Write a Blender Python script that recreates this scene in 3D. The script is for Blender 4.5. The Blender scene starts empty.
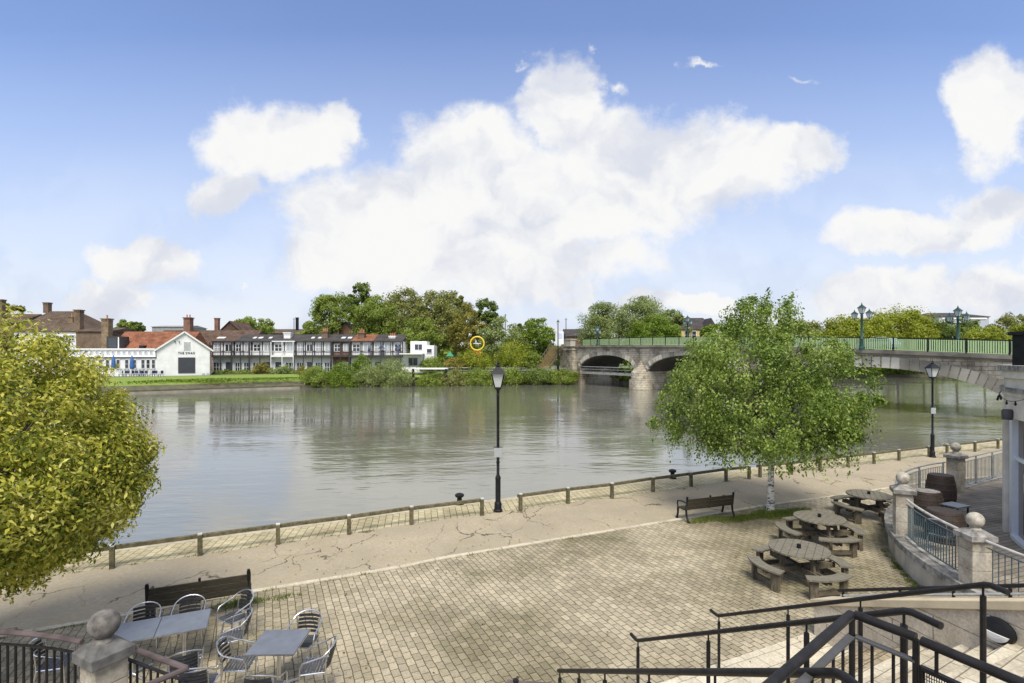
import bpy, bmesh, math, random
import numpy as np
from mathutils import Vector, Matrix
R = math.radians
random.seed(7)
rng = np.random.default_rng(7)
S = bpy.context.scene
COL = S.collection

# ------------------------------------------------------------------ camera
F = 530.0; HZ = 358.0; CH = 5.0
cam = bpy.data.cameras.new('camera'); camo = bpy.data.objects.new('camera', cam); COL.objects.link(camo)
camo.location = (0, 0, CH); camo.rotation_euler = (R(90), 0, 0)
cam.sensor_width = 36; cam.lens = F/1024*36; cam.shift_y = (HZ-341.5)/1024
cam.clip_start = 0.05; cam.clip_end = 8000
S.camera = camo
S.render.resolution_x = 1024; S.render.resolution_y = 683

# ------------------------------------------------------------------ light
SUN_EL = 56; SUN_AZ = 178          # azimuth clockwise from +Y (north): behind the viewer
sl = bpy.data.lights.new('sun', 'SUN'); so = bpy.data.objects.new('sun', sl); COL.objects.link(so)
sl.energy = 2.1; sl.angle = R(26); sl.color = (1, .94, .83)
d = Vector((math.sin(R(SUN_AZ))*math.cos(R(SUN_EL)), math.cos(R(SUN_AZ))*math.cos(R(SUN_EL)), math.sin(R(SUN_EL))))
so.rotation_euler = d.to_track_quat('Z', 'Y').to_euler()
S.view_settings.view_transform = 'Standard'; S.view_settings.look = 'None'; S.view_settings.gamma = 1
S.view_settings.exposure = 1.08
S.view_settings.use_curve_mapping = False

W = bpy.data.worlds.new('World'); S.world = W; W.use_nodes = True
def build_world():
    nt = W.node_tree; nt.nodes.clear(); N = nt.nodes.new; L = nt.links.new
    out = N('ShaderNodeOutputWorld'); bg = N('ShaderNodeBackground'); L(bg.outputs[0], out.inputs[0])
    bg.inputs[1].default_value = 0.1
    sky = N('ShaderNodeTexSky'); sky.sky_type = 'NISHITA'; sky.sun_disc = False
    sky.sun_elevation = R(SUN_EL); sky.sun_rotation = R(SUN_AZ); sky.air_density = 1.0; sky.dust_density = .6; sky.ozone_density = 2.0
    tc = N('ShaderNodeTexCoord'); sep = N('ShaderNodeSeparateXYZ'); L(tc.outputs['Generated'], sep.inputs[0])
    def M(op, a, b=None, c=None, clamp=False):
        n = N('ShaderNodeMath'); n.operation = op; n.use_clamp = clamp
        for i, v in enumerate((a, b, c)):
            if v is None: continue
            if isinstance(v, (int, float)): n.inputs[i].default_value = v
            else: L(v, n.inputs[i])
        return n.outputs[0]
    X, Y, Z = sep.outputs
    ay = M('MAXIMUM', M('ABSOLUTE', Y), 0.04)
    p = M('DIVIDE', X, ay); q = M('DIVIDE', Z, ay)
    cmb = N('ShaderNodeCombineXYZ'); L(p, cmb.inputs[0]); L(q, cmb.inputs[1])
    # distort the lookup so the outlines billow
    nz = N('ShaderNodeTexNoise'); nz.inputs['Scale'].default_value = 5.5; nz.inputs['Detail'].default_value = 7; nz.inputs['Roughness'].default_value = .58
    L(cmb.outputs[0], nz.inputs['Vector'])
    sb = N('ShaderNodeVectorMath'); sb.operation = 'SUBTRACT'; L(nz.outputs['Color'], sb.inputs[0]); sb.inputs[1].default_value = (.5, .5, .5)
    sc = N('ShaderNodeVectorMath'); sc.operation = 'MULTIPLY'; L(sb.outputs[0], sc.inputs[0]); sc.inputs[1].default_value = (.24, .17, 0)
    ad = N('ShaderNodeVectorMath'); ad.operation = 'ADD'; L(cmb.outputs[0], ad.inputs[0]); L(sc.outputs[0], ad.inputs[1])
    blobs = [(560,195,185,62),(400,215,120,60),(700,168,115,48),(800,158,55,26),(560,105,46,52),(640,150,110,50),(470,165,70,58),(360,262,100,42),
             (500,262,160,46),(275,140,80,45),(235,190,50,24),(335,122,32,26),(150,262,58,28),(115,300,50,25),(232,278,36,14),(990,110,48,58),
             (920,236,105,27),(1000,212,62,32),(890,296,85,26),(1010,290,66,34),(690,305,110,14),(702,68,34,13),(800,75,38,15),(525,60,40,16),(620,80,40,20),(590,48,24,16),
             (-420,150,180,70),(-520,260,160,60),(1200,180,120,60),(1420,90,200,90),(300,-420,300,160),(900,-300,260,120),(620,338,420,14)]
    cur = None
    for (cu, cv, ru, rv) in blobs:
        a = N('ShaderNodeVectorMath'); a.operation = 'SUBTRACT'; L(ad.outputs[0], a.inputs[0]); a.inputs[1].default_value = ((cu-512)/F, (HZ-cv)/F, 0)
        b = N('ShaderNodeVectorMath'); b.operation = 'MULTIPLY'; L(a.outputs[0], b.inputs[0]); b.inputs[1].default_value = (F/ru, F/rv, 0)
        l = N('ShaderNodeVectorMath'); l.operation = 'LENGTH'; L(b.outputs[0], l.inputs[0])
        v = M('SUBTRACT', 1.0 if ru > 40 or rv > 25 else .20, l.outputs['Value'])
        if cur is None: cur = v
        else:
            n = N('ShaderNodeMath'); n.operation = 'SMOOTH_MAX'; L(cur, n.inputs[0]); L(v, n.inputs[1]); n.inputs[2].default_value = .22; cur = n.outputs[0]
    nz2 = N('ShaderNodeTexNoise'); nz2.inputs['Scale'].default_value = 8; nz2.inputs['Detail'].default_value = 10; nz2.inputs['Roughness'].default_value = .66
    L(cmb.outputs[0], nz2.inputs['Vector'])
    dens = M('ADD', cur, M('MULTIPLY', M('SUBTRACT', nz2.outputs['Fac'], .5), 1.15))
    mr = N('ShaderNodeMapRange'); mr.interpolation_type = 'SMOOTHSTEP'; L(dens, mr.inputs[0])
    mr.inputs[1].default_value = -.17; mr.inputs[2].default_value = .33
    # thin veil low down and everywhere soft
    veil = N('ShaderNodeMapRange'); L(q, veil.inputs[0]); veil.inputs[1].default_value = .42; veil.inputs[2].default_value = .02; veil.inputs[3].default_value = 0.02; veil.inputs[4].default_value = .62
    nz3 = N('ShaderNodeTexNoise'); nz3.inputs['Scale'].default_value = 2.2; nz3.inputs['Detail'].default_value = 6
    mp = N('ShaderNodeMapping'); mp.inputs['Scale'].default_value = (1, 2.6, 1); mp.inputs['Rotation'].default_value = (0, 0, R(-18)); L(cmb.outputs[0], mp.inputs[0]); L(mp.outputs[0], nz3.inputs['Vector'])
    vv = M('MULTIPLY', veil.outputs[0], M('MULTIPLY', nz3.outputs['Fac'], 1.7), clamp=True)
    over = N('ShaderNodeMapRange'); over.interpolation_type = 'SMOOTHSTEP'; L(q, over.inputs[0]); over.inputs[1].default_value = .85; over.inputs[2].default_value = 1.8; over.inputs[4].default_value = .6  # unseen cloud cover overhead, added to whiten and brighten the fill light
    fac = M('MAXIMUM', M('MAXIMUM', mr.outputs[0], vv), over.outputs[0])
    # cloud body: bright heads, soft grey undersides
    nz4 = N('ShaderNodeTexNoise'); nz4.inputs['Scale'].default_value = 4.5; nz4.inputs['Detail'].default_value = 5; L(ad.outputs[0], nz4.inputs['Vector'])
    up_ = N('ShaderNodeVectorMath'); L(ad.outputs[0], up_.inputs[0]); up_.inputs[1].default_value = (-.012, .05, 0)
    nz5 = N('ShaderNodeTexNoise'); nz5.inputs['Scale'].default_value = 4.5; nz5.inputs['Detail'].default_value = 5; L(up_.outputs[0], nz5.inputs['Vector'])
    emb = M('SUBTRACT', nz4.outputs['Fac'], nz5.outputs['Fac'])
    ramp = N('ShaderNodeMapRange'); ramp.interpolation_type = 'SMOOTHSTEP'; L(emb, ramp.inputs[0]); ramp.inputs[1].default_value = -.15; ramp.inputs[2].default_value = .07
    cc = N('ShaderNodeMix'); cc.data_type = 'RGBA'; L(ramp.outputs[0], cc.inputs['Factor'])
    cc.inputs['A'].default_value = (3.35, 3.50, 3.92, 1); cc.inputs['B'].default_value = (4.5, 4.49, 4.46, 1)
    tint = N('ShaderNodeMix'); tint.data_type = 'RGBA'; tint.blend_type = 'MULTIPLY'; tint.inputs['Factor'].default_value = 1
    L(sky.outputs[0], tint.inputs['A']); tint.inputs['B'].default_value = (.93, .90, 1.02, 1)
    low = N('ShaderNodeMapRange'); L(q, low.inputs[0]); low.inputs[1].default_value = .62; low.inputs[2].default_value = .06; low.inputs[4].default_value = .88
    lav = N('ShaderNodeMix'); lav.data_type = 'RGBA'; L(low.outputs[0], lav.inputs['Factor']); L(tint.outputs['Result'], lav.inputs['A']); lav.inputs['B'].default_value = (3.1, 3.5, 4.25, 1)
    mx = N('ShaderNodeMix'); mx.data_type = 'RGBA'; L(fac, mx.inputs['Factor']); L(lav.outputs['Result'], mx.inputs['A']); L(cc.outputs['Result'], mx.inputs['B'])
    L(mx.outputs['Result'], bg.inputs[0])
build_world()

# ------------------------------------------------------------------ helpers
def G(u, v, z=0.0):
    k = (CH-z)/(v-HZ); return Vector(((u-512)*k, F*k, z))
def WP(u, v, Y): return Vector(((u-512)/F*Y, Y, CH-(v-HZ)/F*Y))
def PX(Y): return Y/F

class MB:
    def __init__(s): s.v = []; s.f = []
    def add(s, vs, fs):
        o = len(s.v); s.v += [tuple(v) for v in vs]; s.f += [tuple(i+o for i in f) for f in fs]; return s
    def box(s, c, size, rz=0, M=None):
        x, y, z = [a/2 for a in size]
        P = [(-x,-y,-z),(x,-y,-z),(x,y,-z),(-x,y,-z),(-x,-y,z),(x,-y,z),(x,y,z),(-x,y,z)]
        m = Matrix.Translation(c) @ (M if M else Matrix.Rotation(rz, 4, 'Z'))
        return s.add([m @ Vector(p) for p in P], [(3,2,1,0),(4,5,6,7),(0,1,5,4),(1,2,6,5),(2,3,7,6),(3,0,4,7)])
    def bar(s, a, b, w, h=None, up=Vector((0,0,1))):
        a = Vector(a); b = Vector(b); h = h or w; d = (b-a).normalized()
        if abs(d.dot(up)) > .98: up = Vector((0,1,0))
        x = d.cross(up).normalized()*w/2; y = x.cross(d).normalized()*h/2
        P = [a-x-y, a+x-y, a+x+y, a-x+y, b-x-y, b+x-y, b+x+y, b-x+y]
        return s.add(P, [(0,1,2,3),(7,6,5,4),(4,5,1,0),(5,6,2,1),(6,7,3,2),(7,4,0,3)])
    def tube(s, pts, r, n=8, cap=True):
        pts = [Vector(p) for p in pts]; rs = r if isinstance(r, (list, tuple)) else [r]*len(pts)
        o = len(s.v); x = None
        for i, p in enumerate(pts):
            d = (pts[min(i+1, len(pts)-1)]-pts[max(i-1, 0)]).normalized()
            if x is None:
                up = Vector((0,0,1)) if abs(d.z) < .95 else Vector((0,1,0)); x = d.cross(up).normalized()
            else: x = (x-d*x.dot(d)).normalized()
            y = d.cross(x)
            for k in range(n):
                a = 2*math.pi*k/n; s.v.append(tuple(p+(x*math.cos(a)+y*math.sin(a))*rs[i]))
        for i in range(len(pts)-1):
            for k in range(n):
                a = o+i*n+k; b = o+i*n+(k+1) % n; s.f.append((a, b, b+n, a+n))
        if cap:
            s.f.append(tuple(o+k for k in range(n))[::-1]); s.f.append(tuple(o+(len(pts)-1)*n+k for k in range(n)))
        return s
    def lathe(s, c, prof, n=16, ang0=0, ang=2*math.pi):
        c = Vector(c); o = len(s.v); full = abs(ang-2*math.pi) < 1e-6; m = n if full else n+1
        for (r, z) in prof:
            for k in range(m):
                a = ang0+ang*k/n; s.v.append((c.x+r*math.cos(a), c.y+r*math.sin(a), c.z+z))
        for i in range(len(prof)-1):
            for k in range(n):
                a = o+i*m+k; b = o+i*m+(k+1) % m; s.f.append((a, b, b+m, a+m))
        if full:
            if prof[0][0] > 1e-4: s.f.append(tuple(o+k for k in range(n))[::-1])
            if prof[-1][0] > 1e-4: s.f.append(tuple(o+(len(prof)-1)*m+k for k in range(n)))
        return s
    def prism(s, poly, z0, z1, top=True):
        n = len(poly); V = [(p[0], p[1], z0) for p in poly]+[(p[0], p[1], z1) for p in poly]
        fs = [(i, (i+1) % n, (i+1) % n+n, i+n) for i in range(n)]+[tuple(range(n))[::-1], tuple(range(n, 2*n))]
        return s.add(V, fs)
    def ext(s, poly, a, b):
        """poly: closed list of 3-D points, extruded by vector b-a"""
        n = len(poly); dv = Vector(b)-Vector(a); V = [Vector(p) for p in poly]+[Vector(p)+dv for p in poly]
        return s.add(V, [(i, (i+1) % n, (i+1) % n+n, i+n) for i in range(n)]+[tuple(range(n))[::-1], tuple(range(n, 2*n))])
    def quad(s, a, b, c, d): return s.add([a, b, c, d], [(0,1,2,3)])
    def build(s, name, m, parent=None, smooth=False, bevel=0, loc=None):
        me = bpy.data.meshes.new(name); me.from_pydata(s.v, [], s.f)
        bm = bmesh.new(); bm.from_mesh(me); bmesh.ops.recalc_face_normals(bm, faces=bm.faces); bm.to_mesh(me); bm.free()
        if smooth:
            me.polygons.foreach_set('use_smooth', [True]*len(me.polygons))
            try: me.set_sharp_from_angle(angle=R(40))
            except Exception: pass
        o = bpy.data.objects.new(name, me); COL.objects.link(o); me.materials.append(m)
        if parent: o.parent = parent
        if loc is not None: o.location = loc
        if bevel:
            b = o.modifiers.new('bevel', 'BEVEL'); b.width = bevel; b.segments = 2; b.limit_method = 'ANGLE'; b.angle_limit = R(35)
        return o

def tag(o, label=None, cat=None, group=None, kind=None):
    for k, v in (('label', label), ('category', cat), ('group', group), ('kind', kind)):
        if v: o[k] = v
    return o
def thing(name, label, cat, loc=(0,0,0), rz=0, group=None):
    o = bpy.data.objects.new(name, None); COL.objects.link(o); o.location = loc; o.rotation_euler = (0,0,rz); o.empty_display_size = .2
    return tag(o, label, cat, group)
def dup(o, loc, rz, label, group=None, scale=None):
    def cp(src, par):
        c = src.copy(); COL.objects.link(c); c.parent = par
        for ch in src.children: cp(ch, c)
        return c
    c = cp(o, None); c.location = loc; c.rotation_euler = (0,0,rz); c['label'] = label
    if group: c['group'] = group
    if scale: c.scale = (scale,)*3
    return c
def struct(o): o['kind'] = 'structure'; return o

# ---- materials
_M = {}
def nodes(name):
    m = bpy.data.materials.new(name); m.use_nodes = True; nt = m.node_tree
    return m, nt, nt.nodes['Principled BSDF'], nt.nodes.new, nt.links.new
def col(c): return (c[0], c[1], c[2], 1)
def mat(name, c1, c2=None, rough=.7, scale=3, metal=0, bump=.0, bscale=None, detail=6, stretch=None, lo=.35, hi=.65, spec=None, emit=None):
    if name in _M: return _M[name]
    m, nt, P, N, L = nodes(name); _M[name] = m
    P.inputs['Roughness'].default_value = rough; P.inputs['Metallic'].default_value = metal
    if spec is not None: P.inputs['Specular IOR Level'].default_value = spec
    c2 = c2 or tuple(x*.72 for x in c1)
    tc = N('ShaderNodeTexCoord'); mp = N('ShaderNodeMapping'); L(tc.outputs['Object'], mp.inputs[0])
    if stretch: mp.inputs['Scale'].default_value = stretch
    nz = N('ShaderNodeTexNoise'); nz.inputs['Scale'].default_value = scale; nz.inputs['Detail'].default_value = detail; nz.inputs['Roughness'].default_value = .6
    L(mp.outputs[0], nz.inputs['Vector'])
    mr = N('ShaderNodeMapRange'); L(nz.outputs['Fac'], mr.inputs[0]); mr.inputs[1].default_value = lo; mr.inputs[2].default_value = hi
    mx = N('ShaderNodeMix'); mx.data_type = 'RGBA'; L(mr.outputs[0], mx.inputs['Factor']); mx.inputs['A'].default_value = col(c1); mx.inputs['B'].default_value = col(c2)
    L(mx.outputs['Result'], P.inputs['Base Color'])
    if bump:
        n2 = N('ShaderNodeTexNoise'); n2.inputs['Scale'].default_value = bscale or scale*4; n2.inputs['Detail'].default_value = 5; L(mp.outputs[0], n2.inputs['Vector'])
        bp = N('ShaderNodeBump'); bp.inputs['Strength'].default_value = .6; bp.inputs['Distance'].default_value = bump; L(n2.outputs['Fac'], bp.inputs['Height']); L(bp.outputs[0], P.inputs['Normal'])
    if emit: P.inputs['Emission Color'].default_value = col(emit); P.inputs['Emission Strength'].default_value = 1
    return m
def leafmat(name, cols, rough=.55, trans=.5, nscale=.8):
    """cols: list of colours chosen per leaf"""
    if name in _M: return _M[name]
    m, nt, P, N, L = nodes(name); _M[name] = m
    g = N('ShaderNodeNewGeometry'); rp = N('ShaderNodeValToRGB'); rp.color_ramp.interpolation = 'LINEAR'
    tc = N('ShaderNodeTexCoord'); nz = N('ShaderNodeTexNoise'); nz.inputs['Scale'].default_value = nscale; nz.inputs['Detail'].default_value = 3; L(tc.outputs['Object'], nz.inputs['Vector'])
    ma = N('ShaderNodeMath'); ma.operation = 'MULTIPLY_ADD'; L(nz.outputs['Fac'], ma.inputs[0]); ma.inputs[1].default_value = 1.3; ma.inputs[2].default_value = -.65
    mb = N('ShaderNodeMath'); mb.operation = 'ADD'; mb.use_clamp = True; L(ma.outputs[0], mb.inputs[0]); L(g.outputs['Random Per Island'], mb.inputs[1])
    L(mb.outputs[0], rp.inputs[0])
    el = rp.color_ramp.elements
    while len(el) < len(cols): el.new(.5)
    for i, c in enumerate(cols): el[i].position = i/(len(cols)-1); el[i].color = col(c)
    L(rp.outputs[0], P.inputs['Base Color']); P.inputs['Roughness'].default_value = rough; P.inputs['Specular IOR Level'].default_value = .3
    tr = N('ShaderNodeBsdfTranslucent'); L(rp.outputs[0], tr.inputs[0]); mx = N('ShaderNodeMixShader'); mx.inputs[0].default_value = trans
    L(P.outputs[0], mx.inputs[1]); L(tr.outputs[0], mx.inputs[2]); L(mx.outputs[0], nt.nodes['Material Output'].inputs[0])
    return m
def blockmat(name, c1, c2, mortar, bw, rh, ms=.012, rz=0, dirt=None, axes=None, bump=.01, offs=.5, noise=.35, rough=.85, dirt_scale=.5, wob=.012, grain=30, dlo=.42, dhi=.68, moss=None):
    """block / paver pattern in object space; axes='xz' or 'yz' for walls"""
    if name in _M: return _M[name]
    m, nt, P, N, L = nodes(name); _M[name] = m; P.inputs['Roughness'].default_value = rough; P.inputs['Specular IOR Level'].default_value = .25
    tc = N('ShaderNodeTexCoord'); src = tc.outputs['Object']
    if axes == 'wall':          # x+y collapsed: works for walls in either direction
        se = N('ShaderNodeSeparateXYZ'); L(src, se.inputs[0]); ad = N('ShaderNodeMath'); L(se.outputs[0], ad.inputs[0]); L(se.outputs[1], ad.inputs[1])
        cb = N('ShaderNodeCombineXYZ'); L(ad.outputs[0], cb.inputs[0]); L(se.outputs[2], cb.inputs[1]); src2 = cb.outputs[0]
    elif axes == 'roof':
        se = N('ShaderNodeSeparateXYZ'); L(src, se.inputs[0]); cb = N('ShaderNodeCombineXYZ'); L(se.outputs[0], cb.inputs[0]); L(se.outputs[2], cb.inputs[1]); src2 = cb.outputs[0]
    else: src2 = src
    mp = N('ShaderNodeMapping'); mp.inputs['Rotation'].default_value = (0, 0, rz); L(src2, mp.inputs[0])
    nw = N('ShaderNodeTexNoise'); nw.inputs['Scale'].default_value = 2.5/bw*.4; nw.inputs['Detail'].default_value = 3; L(mp.outputs[0], nw.inputs['Vector'])
    s1 = N('ShaderNodeVectorMath'); s1.operation = 'SUBTRACT'; L(nw.outputs['Color'], s1.inputs[0]); s1.inputs[1].default_value = (.5,.5,.5)
    s2 = N('ShaderNodeVectorMath'); s2.operation = 'SCALE'; L(s1.outputs[0], s2.inputs[0]); s2.inputs['Scale'].default_value = wob*2
    s3 = N('ShaderNodeVectorMath'); L(mp.outputs[0], s3.inputs[0]); L(s2.outputs[0], s3.inputs[1])
    br = N('ShaderNodeTexBrick'); L(s3.outputs[0], br.inputs['Vector']); br.offset = offs
    br.inputs['Scale'].default_value = 1; br.inputs['Brick Width'].default_value = bw; br.inputs['Row Height'].default_value = rh
    br.inputs['Mortar Size'].default_value = ms; br.inputs['Mortar Smooth'].default_value = .5; br.inputs['Bias'].default_value = 0
    br.inputs['Color1'].default_value = col(c1); br.inputs['Color2'].default_value = col(c2); br.inputs['Mortar'].default_value = col(mortar)
    n1 = N('ShaderNodeTexNoise'); n1.inputs['Scale'].default_value = dirt_scale; n1.inputs['Detail'].default_value = 8; n1.inputs['Roughness'].default_value = .65; L(src, n1.inputs['Vector'])
    mr = N('ShaderNodeMapRange'); L(n1.outputs['Fac'], mr.inputs[0]); mr.inputs[1].default_value = dlo; mr.inputs[2].default_value = dhi; mr.inputs[4].default_value = noise*2
    mr.clamp = True
    mx = N('ShaderNodeMix'); mx.data_type = 'RGBA'; mx.blend_type = 'MULTIPLY'; L(mr.outputs[0], mx.inputs['Factor']); L(br.outputs['Color'], mx.inputs['A']); mx.inputs['B'].default_value = col(dirt or (.45,.42,.36))
    res = mx.outputs['Result']
    n2 = N('ShaderNodeTexNoise'); n2.inputs['Scale'].default_value = grain; n2.inputs['Detail'].default_value = 4; L(src, n2.inputs['Vector'])
    m2 = N('ShaderNodeMapRange'); L(n2.outputs['Fac'], m2.inputs[0]); m2.inputs[1].default_value = .3; m2.inputs[2].default_value = .7; m2.inputs[3].default_value = .8; m2.inputs[4].default_value = 1.15
    mm = N('ShaderNodeVectorMath'); mm.operation = 'SCALE'; L(res, mm.inputs[0]); L(m2.outputs[0], mm.inputs['Scale']); res = mm.outputs[0]
    if moss:
        n4 = N('ShaderNodeTexNoise'); n4.inputs['Scale'].default_value = 1.1; n4.inputs['Detail'].default_value = 9; n4.inputs['Roughness'].default_value = .75; L(src, n4.inputs['Vector'])
        m4 = N('ShaderNodeMapRange'); L(n4.outputs['Fac'], m4.inputs[0]); m4.inputs[1].default_value = .55; m4.inputs[2].default_value = .72; m4.inputs[4].default_value = .75
        m5 = N('ShaderNodeMath'); m5.operation = 'MULTIPLY'; L(m4.outputs[0], m5.inputs[0]); L(br.outputs['Fac'], m5.inputs[1])
        m6 = N('ShaderNodeMath'); m6.operation = 'MAXIMUM'; L(m5.outputs[0], m6.inputs[0]); m7 = N('ShaderNodeMath'); m7.operation = 'MULTIPLY'; L(m4.outputs[0], m7.inputs[0]); m7.inputs[1].default_value = .25; L(m7.outputs[0], m6.inputs[1])
        mx5 = N('ShaderNodeMix'); mx5.data_type = 'RGBA'; L(m6.outputs[0], mx5.inputs['Factor']); L(res, mx5.inputs['A']); mx5.inputs['B'].default_value = col(moss); res = mx5.outputs['Result']
    L(res, P.inputs['Base Color'])
    iv = N('ShaderNodeMath'); iv.operation = 'SUBTRACT'; iv.inputs[0].default_value = 1; L(br.outputs['Fac'], iv.inputs[1])
    hh = N('ShaderNodeMath'); hh.operation = 'MULTIPLY_ADD'; L(n2.outputs['Fac'], hh.inputs[0]); hh.inputs[1].default_value = .35; L(iv.outputs[0], hh.inputs[2])
    bp = N('ShaderNodeBump'); bp.inputs['Strength'].default_value = .8; bp.inputs['Distance'].default_value = bump; L(hh.outputs[0], bp.inputs['Height']); L(bp.outputs[0], P.inputs['Normal'])
    return m
def glassmat(name, c=(.04,.05,.06), rough=.08):
    if name in _M: return _M[name]
    m, nt, P, N, L = nodes(name); _M[name] = m
    P.inputs['Base Color'].default_value = col(c); P.inputs['Roughness'].default_value = rough; P.inputs['Specular IOR Level'].default_value = .8
    return m

QA = R(24.0)                                       # direction of the quay
QU = Vector((math.cos(QA), math.sin(QA), 0)); QN = Vector((-math.sin(QA), math.cos(QA), 0))

m_white = mat('white_paint', (.82,.82,.8), (.68,.68,.66), .6, .7)
m_trim = mat('white_trim', (.78,.78,.76), (.7,.7,.68), .5, 3)
m_black = mat('black_timber', (.025,.024,.024), (.05,.048,.045), .6, 2)
m_iron = mat('black_iron', (.006,.007,.008), (.016,.016,.018), .5, 6, bump=.001, spec=.25)
m_rail = mat('dark_handrail', (.009,.0085,.0085), (.02,.018,.018), .5, 9, bump=.0008, bscale=40, spec=.25)
m_plum = mat('plum_handrail', (.055,.040,.038), (.12,.09,.085), .5, 4, bump=.0006)
m_greyr = mat('grey_rail', (.09,.09,.09), (.06,.06,.06), .7, 6)
m_blue = mat('teal_railing_paint', (.075,.135,.16), (.045,.08,.095), .45, 4)
m_alu = mat('brushed_aluminium', (.75,.76,.78), (.62,.63,.65), .28, 8, metal=1)
m_slat = mat('grey_slat', (.09,.095,.105), (.05,.053,.06), .45, 6, metal=.2)
m_table = mat('grey_table_top', (.15,.165,.19), (.12,.13,.15), .38, 6, spec=.6)
m_wood = mat('weathered_oak', (.16,.13,.085), (.055,.045,.03), .85, 9, bump=.003, stretch=(1,8,1), bscale=14)
m_woodg = mat('silvered_timber', (.24,.22,.165), (.075,.068,.05), .85, 7, bump=.002, stretch=(1,9,1), bscale=14, lo=.3, hi=.7)
m_bench = mat('bench_slats', (.055,.045,.025), (.022,.019,.012), .7, 8, bump=.001, stretch=(1,6,6))
m_post = mat('mossy_post', (.17,.14,.075), (.055,.055,.025), .9, 9, bump=.003)
m_cap = mat('pale_post_cap', (.62,.62,.58), (.42,.42,.38), .7, 9)
m_stone = mat('weathered_limestone', (.52,.47,.39), (.27,.245,.20), .9, 4, bump=.004, bscale=22, lo=.3, hi=.7)
m_stonec = mat('lichened_stone', (.40,.38,.34), (.13,.125,.115), .95, 5, bump=.006, bscale=18, lo=.35, hi=.62)
m_cream = mat('cream_coping_stone', (.66,.56,.38), (.50,.42,.28), .85, 2.5, bump=.003, bscale=20)
m_ball = mat('mottled_ball_stone', (.20,.185,.16), (.07,.065,.06), .95, 9, bump=.004, bscale=20)
m_ballp = mat('pale_ball_stone', (.50,.46,.38), (.25,.23,.19), .95, 9, bump=.004, bscale=20)
m_ashlar = blockmat('stair_wall_ashlar', (.64,.57,.45), (.54,.47,.37), (.25,.22,.18), .9, .34, .007, axes='wall', noise=.35, bump=.006, dirt_scale=1.4)
m_pier = blockmat('pier_blocks', (.52,.47,.38), (.42,.38,.30), (.20,.18,.15), .9, .36, .006, axes='wall', noise=.45, dirt=(.35,.33,.28), dirt_scale=2.2, bump=.005, grain=24)
m_render = mat('stained_terrace_wall', (.58,.54,.46), (.34,.31,.26), .92, 2.2, bump=.005, bscale=9, stretch=(1,1,.5))

# ================================================================== SETTING
WATER_Z = -0.9
FENCE = [(-34,1.2),(-20,7.6),(-9.49,12.58),(-6.3,14.15),(-3.0,15.9),(-.95,16.85),(3.56,18.9),(8.66,21.4),(15.46,24.4),(21.1,26.9),(26.8,29.2),(45,36.5),(70,46.5),(110,62)]
KERB = [(-34,-2),(-18,5.4),(-8.64,9.78),(-5.55,11.37),(-2.7,12.68),(-1.66,13.3),(4.65,16.2),(8.38,17.9),(12.9,19.7),(17.2,21.6),(24,23.4),(45,31),(110,56)]
def offs(poly, d):
    out = []
    for i, p in enumerate(poly):
        a = Vector(poly[max(i-1, 0)]); b = Vector(poly[min(i+1, len(poly)-1)]); t = (b-a).normalized()
        out.append((p[0]-t.y*d, p[1]+t.x*d))
    return out
EDGE = offs(FENCE, 1.55)
def sheet(name, poly, z, m):
    bm = bmesh.new(); vs = [bm.verts.new((p[0], p[1], z)) for p in poly]; f = bm.faces.new(vs)
    bmesh.ops.triangulate(bm, faces=[f]); bmesh.ops.recalc_face_normals(bm, faces=bm.faces)
    me = bpy.data.meshes.new(name); bm.to_mesh(me); bm.free()
    for p in me.polygons:
        if p.normal.z < 0: me.flip_normals(); break
    o = bpy.data.objects.new(name, me); COL.objects.link(o); me.materials.append(m); return struct(o)

m_pave = blockmat('tumbled_setts', (.47,.405,.285), (.33,.285,.20), (.11,.10,.055), .205, .14, .008, rz=R(-115), noise=.42, dirt=(.38,.38,.29), dirt_scale=.19, dlo=.43, dhi=.60, bump=.014, wob=.02, grain=26, moss=(.13,.14,.04))
m_quaypave = blockmat('quay_setts', (.52,.455,.28), (.42,.37,.23), (.13,.115,.06), .3, .2, .010, rz=R(-100), noise=.35, dirt_scale=.8, bump=.012, wob=.015, moss=(.12,.13,.04))
m_landing = blockmat('cream_slabs', (.66,.60,.46), (.58,.52,.40), (.27,.24,.16), .45, .3, .007, rz=R(-25), noise=.22, dirt_scale=1.5, bump=.006)
m_step = blockmat('step_slabs', (.60,.54,.42), (.50,.45,.34), (.24,.21,.15), .6, .145, .008, rz=R(-30), noise=.35, dirt_scale=1.2, bump=.006)
m_brownsetts = blockmat('brown_setts', (.40,.33,.22), (.30,.25,.17), (.13,.115,.07), .2, .1, .008, rz=R(-30), noise=.4, dirt_scale=.9, bump=.01, moss=(.14,.14,.05))
m_deck = blockmat('terrace_boards', (.34,.30,.24), (.24,.21,.17), (.08,.07,.055), 3.6, .145, .010, rz=R(-20), noise=.4, dirt_scale=1.5, bump=.006)

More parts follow.
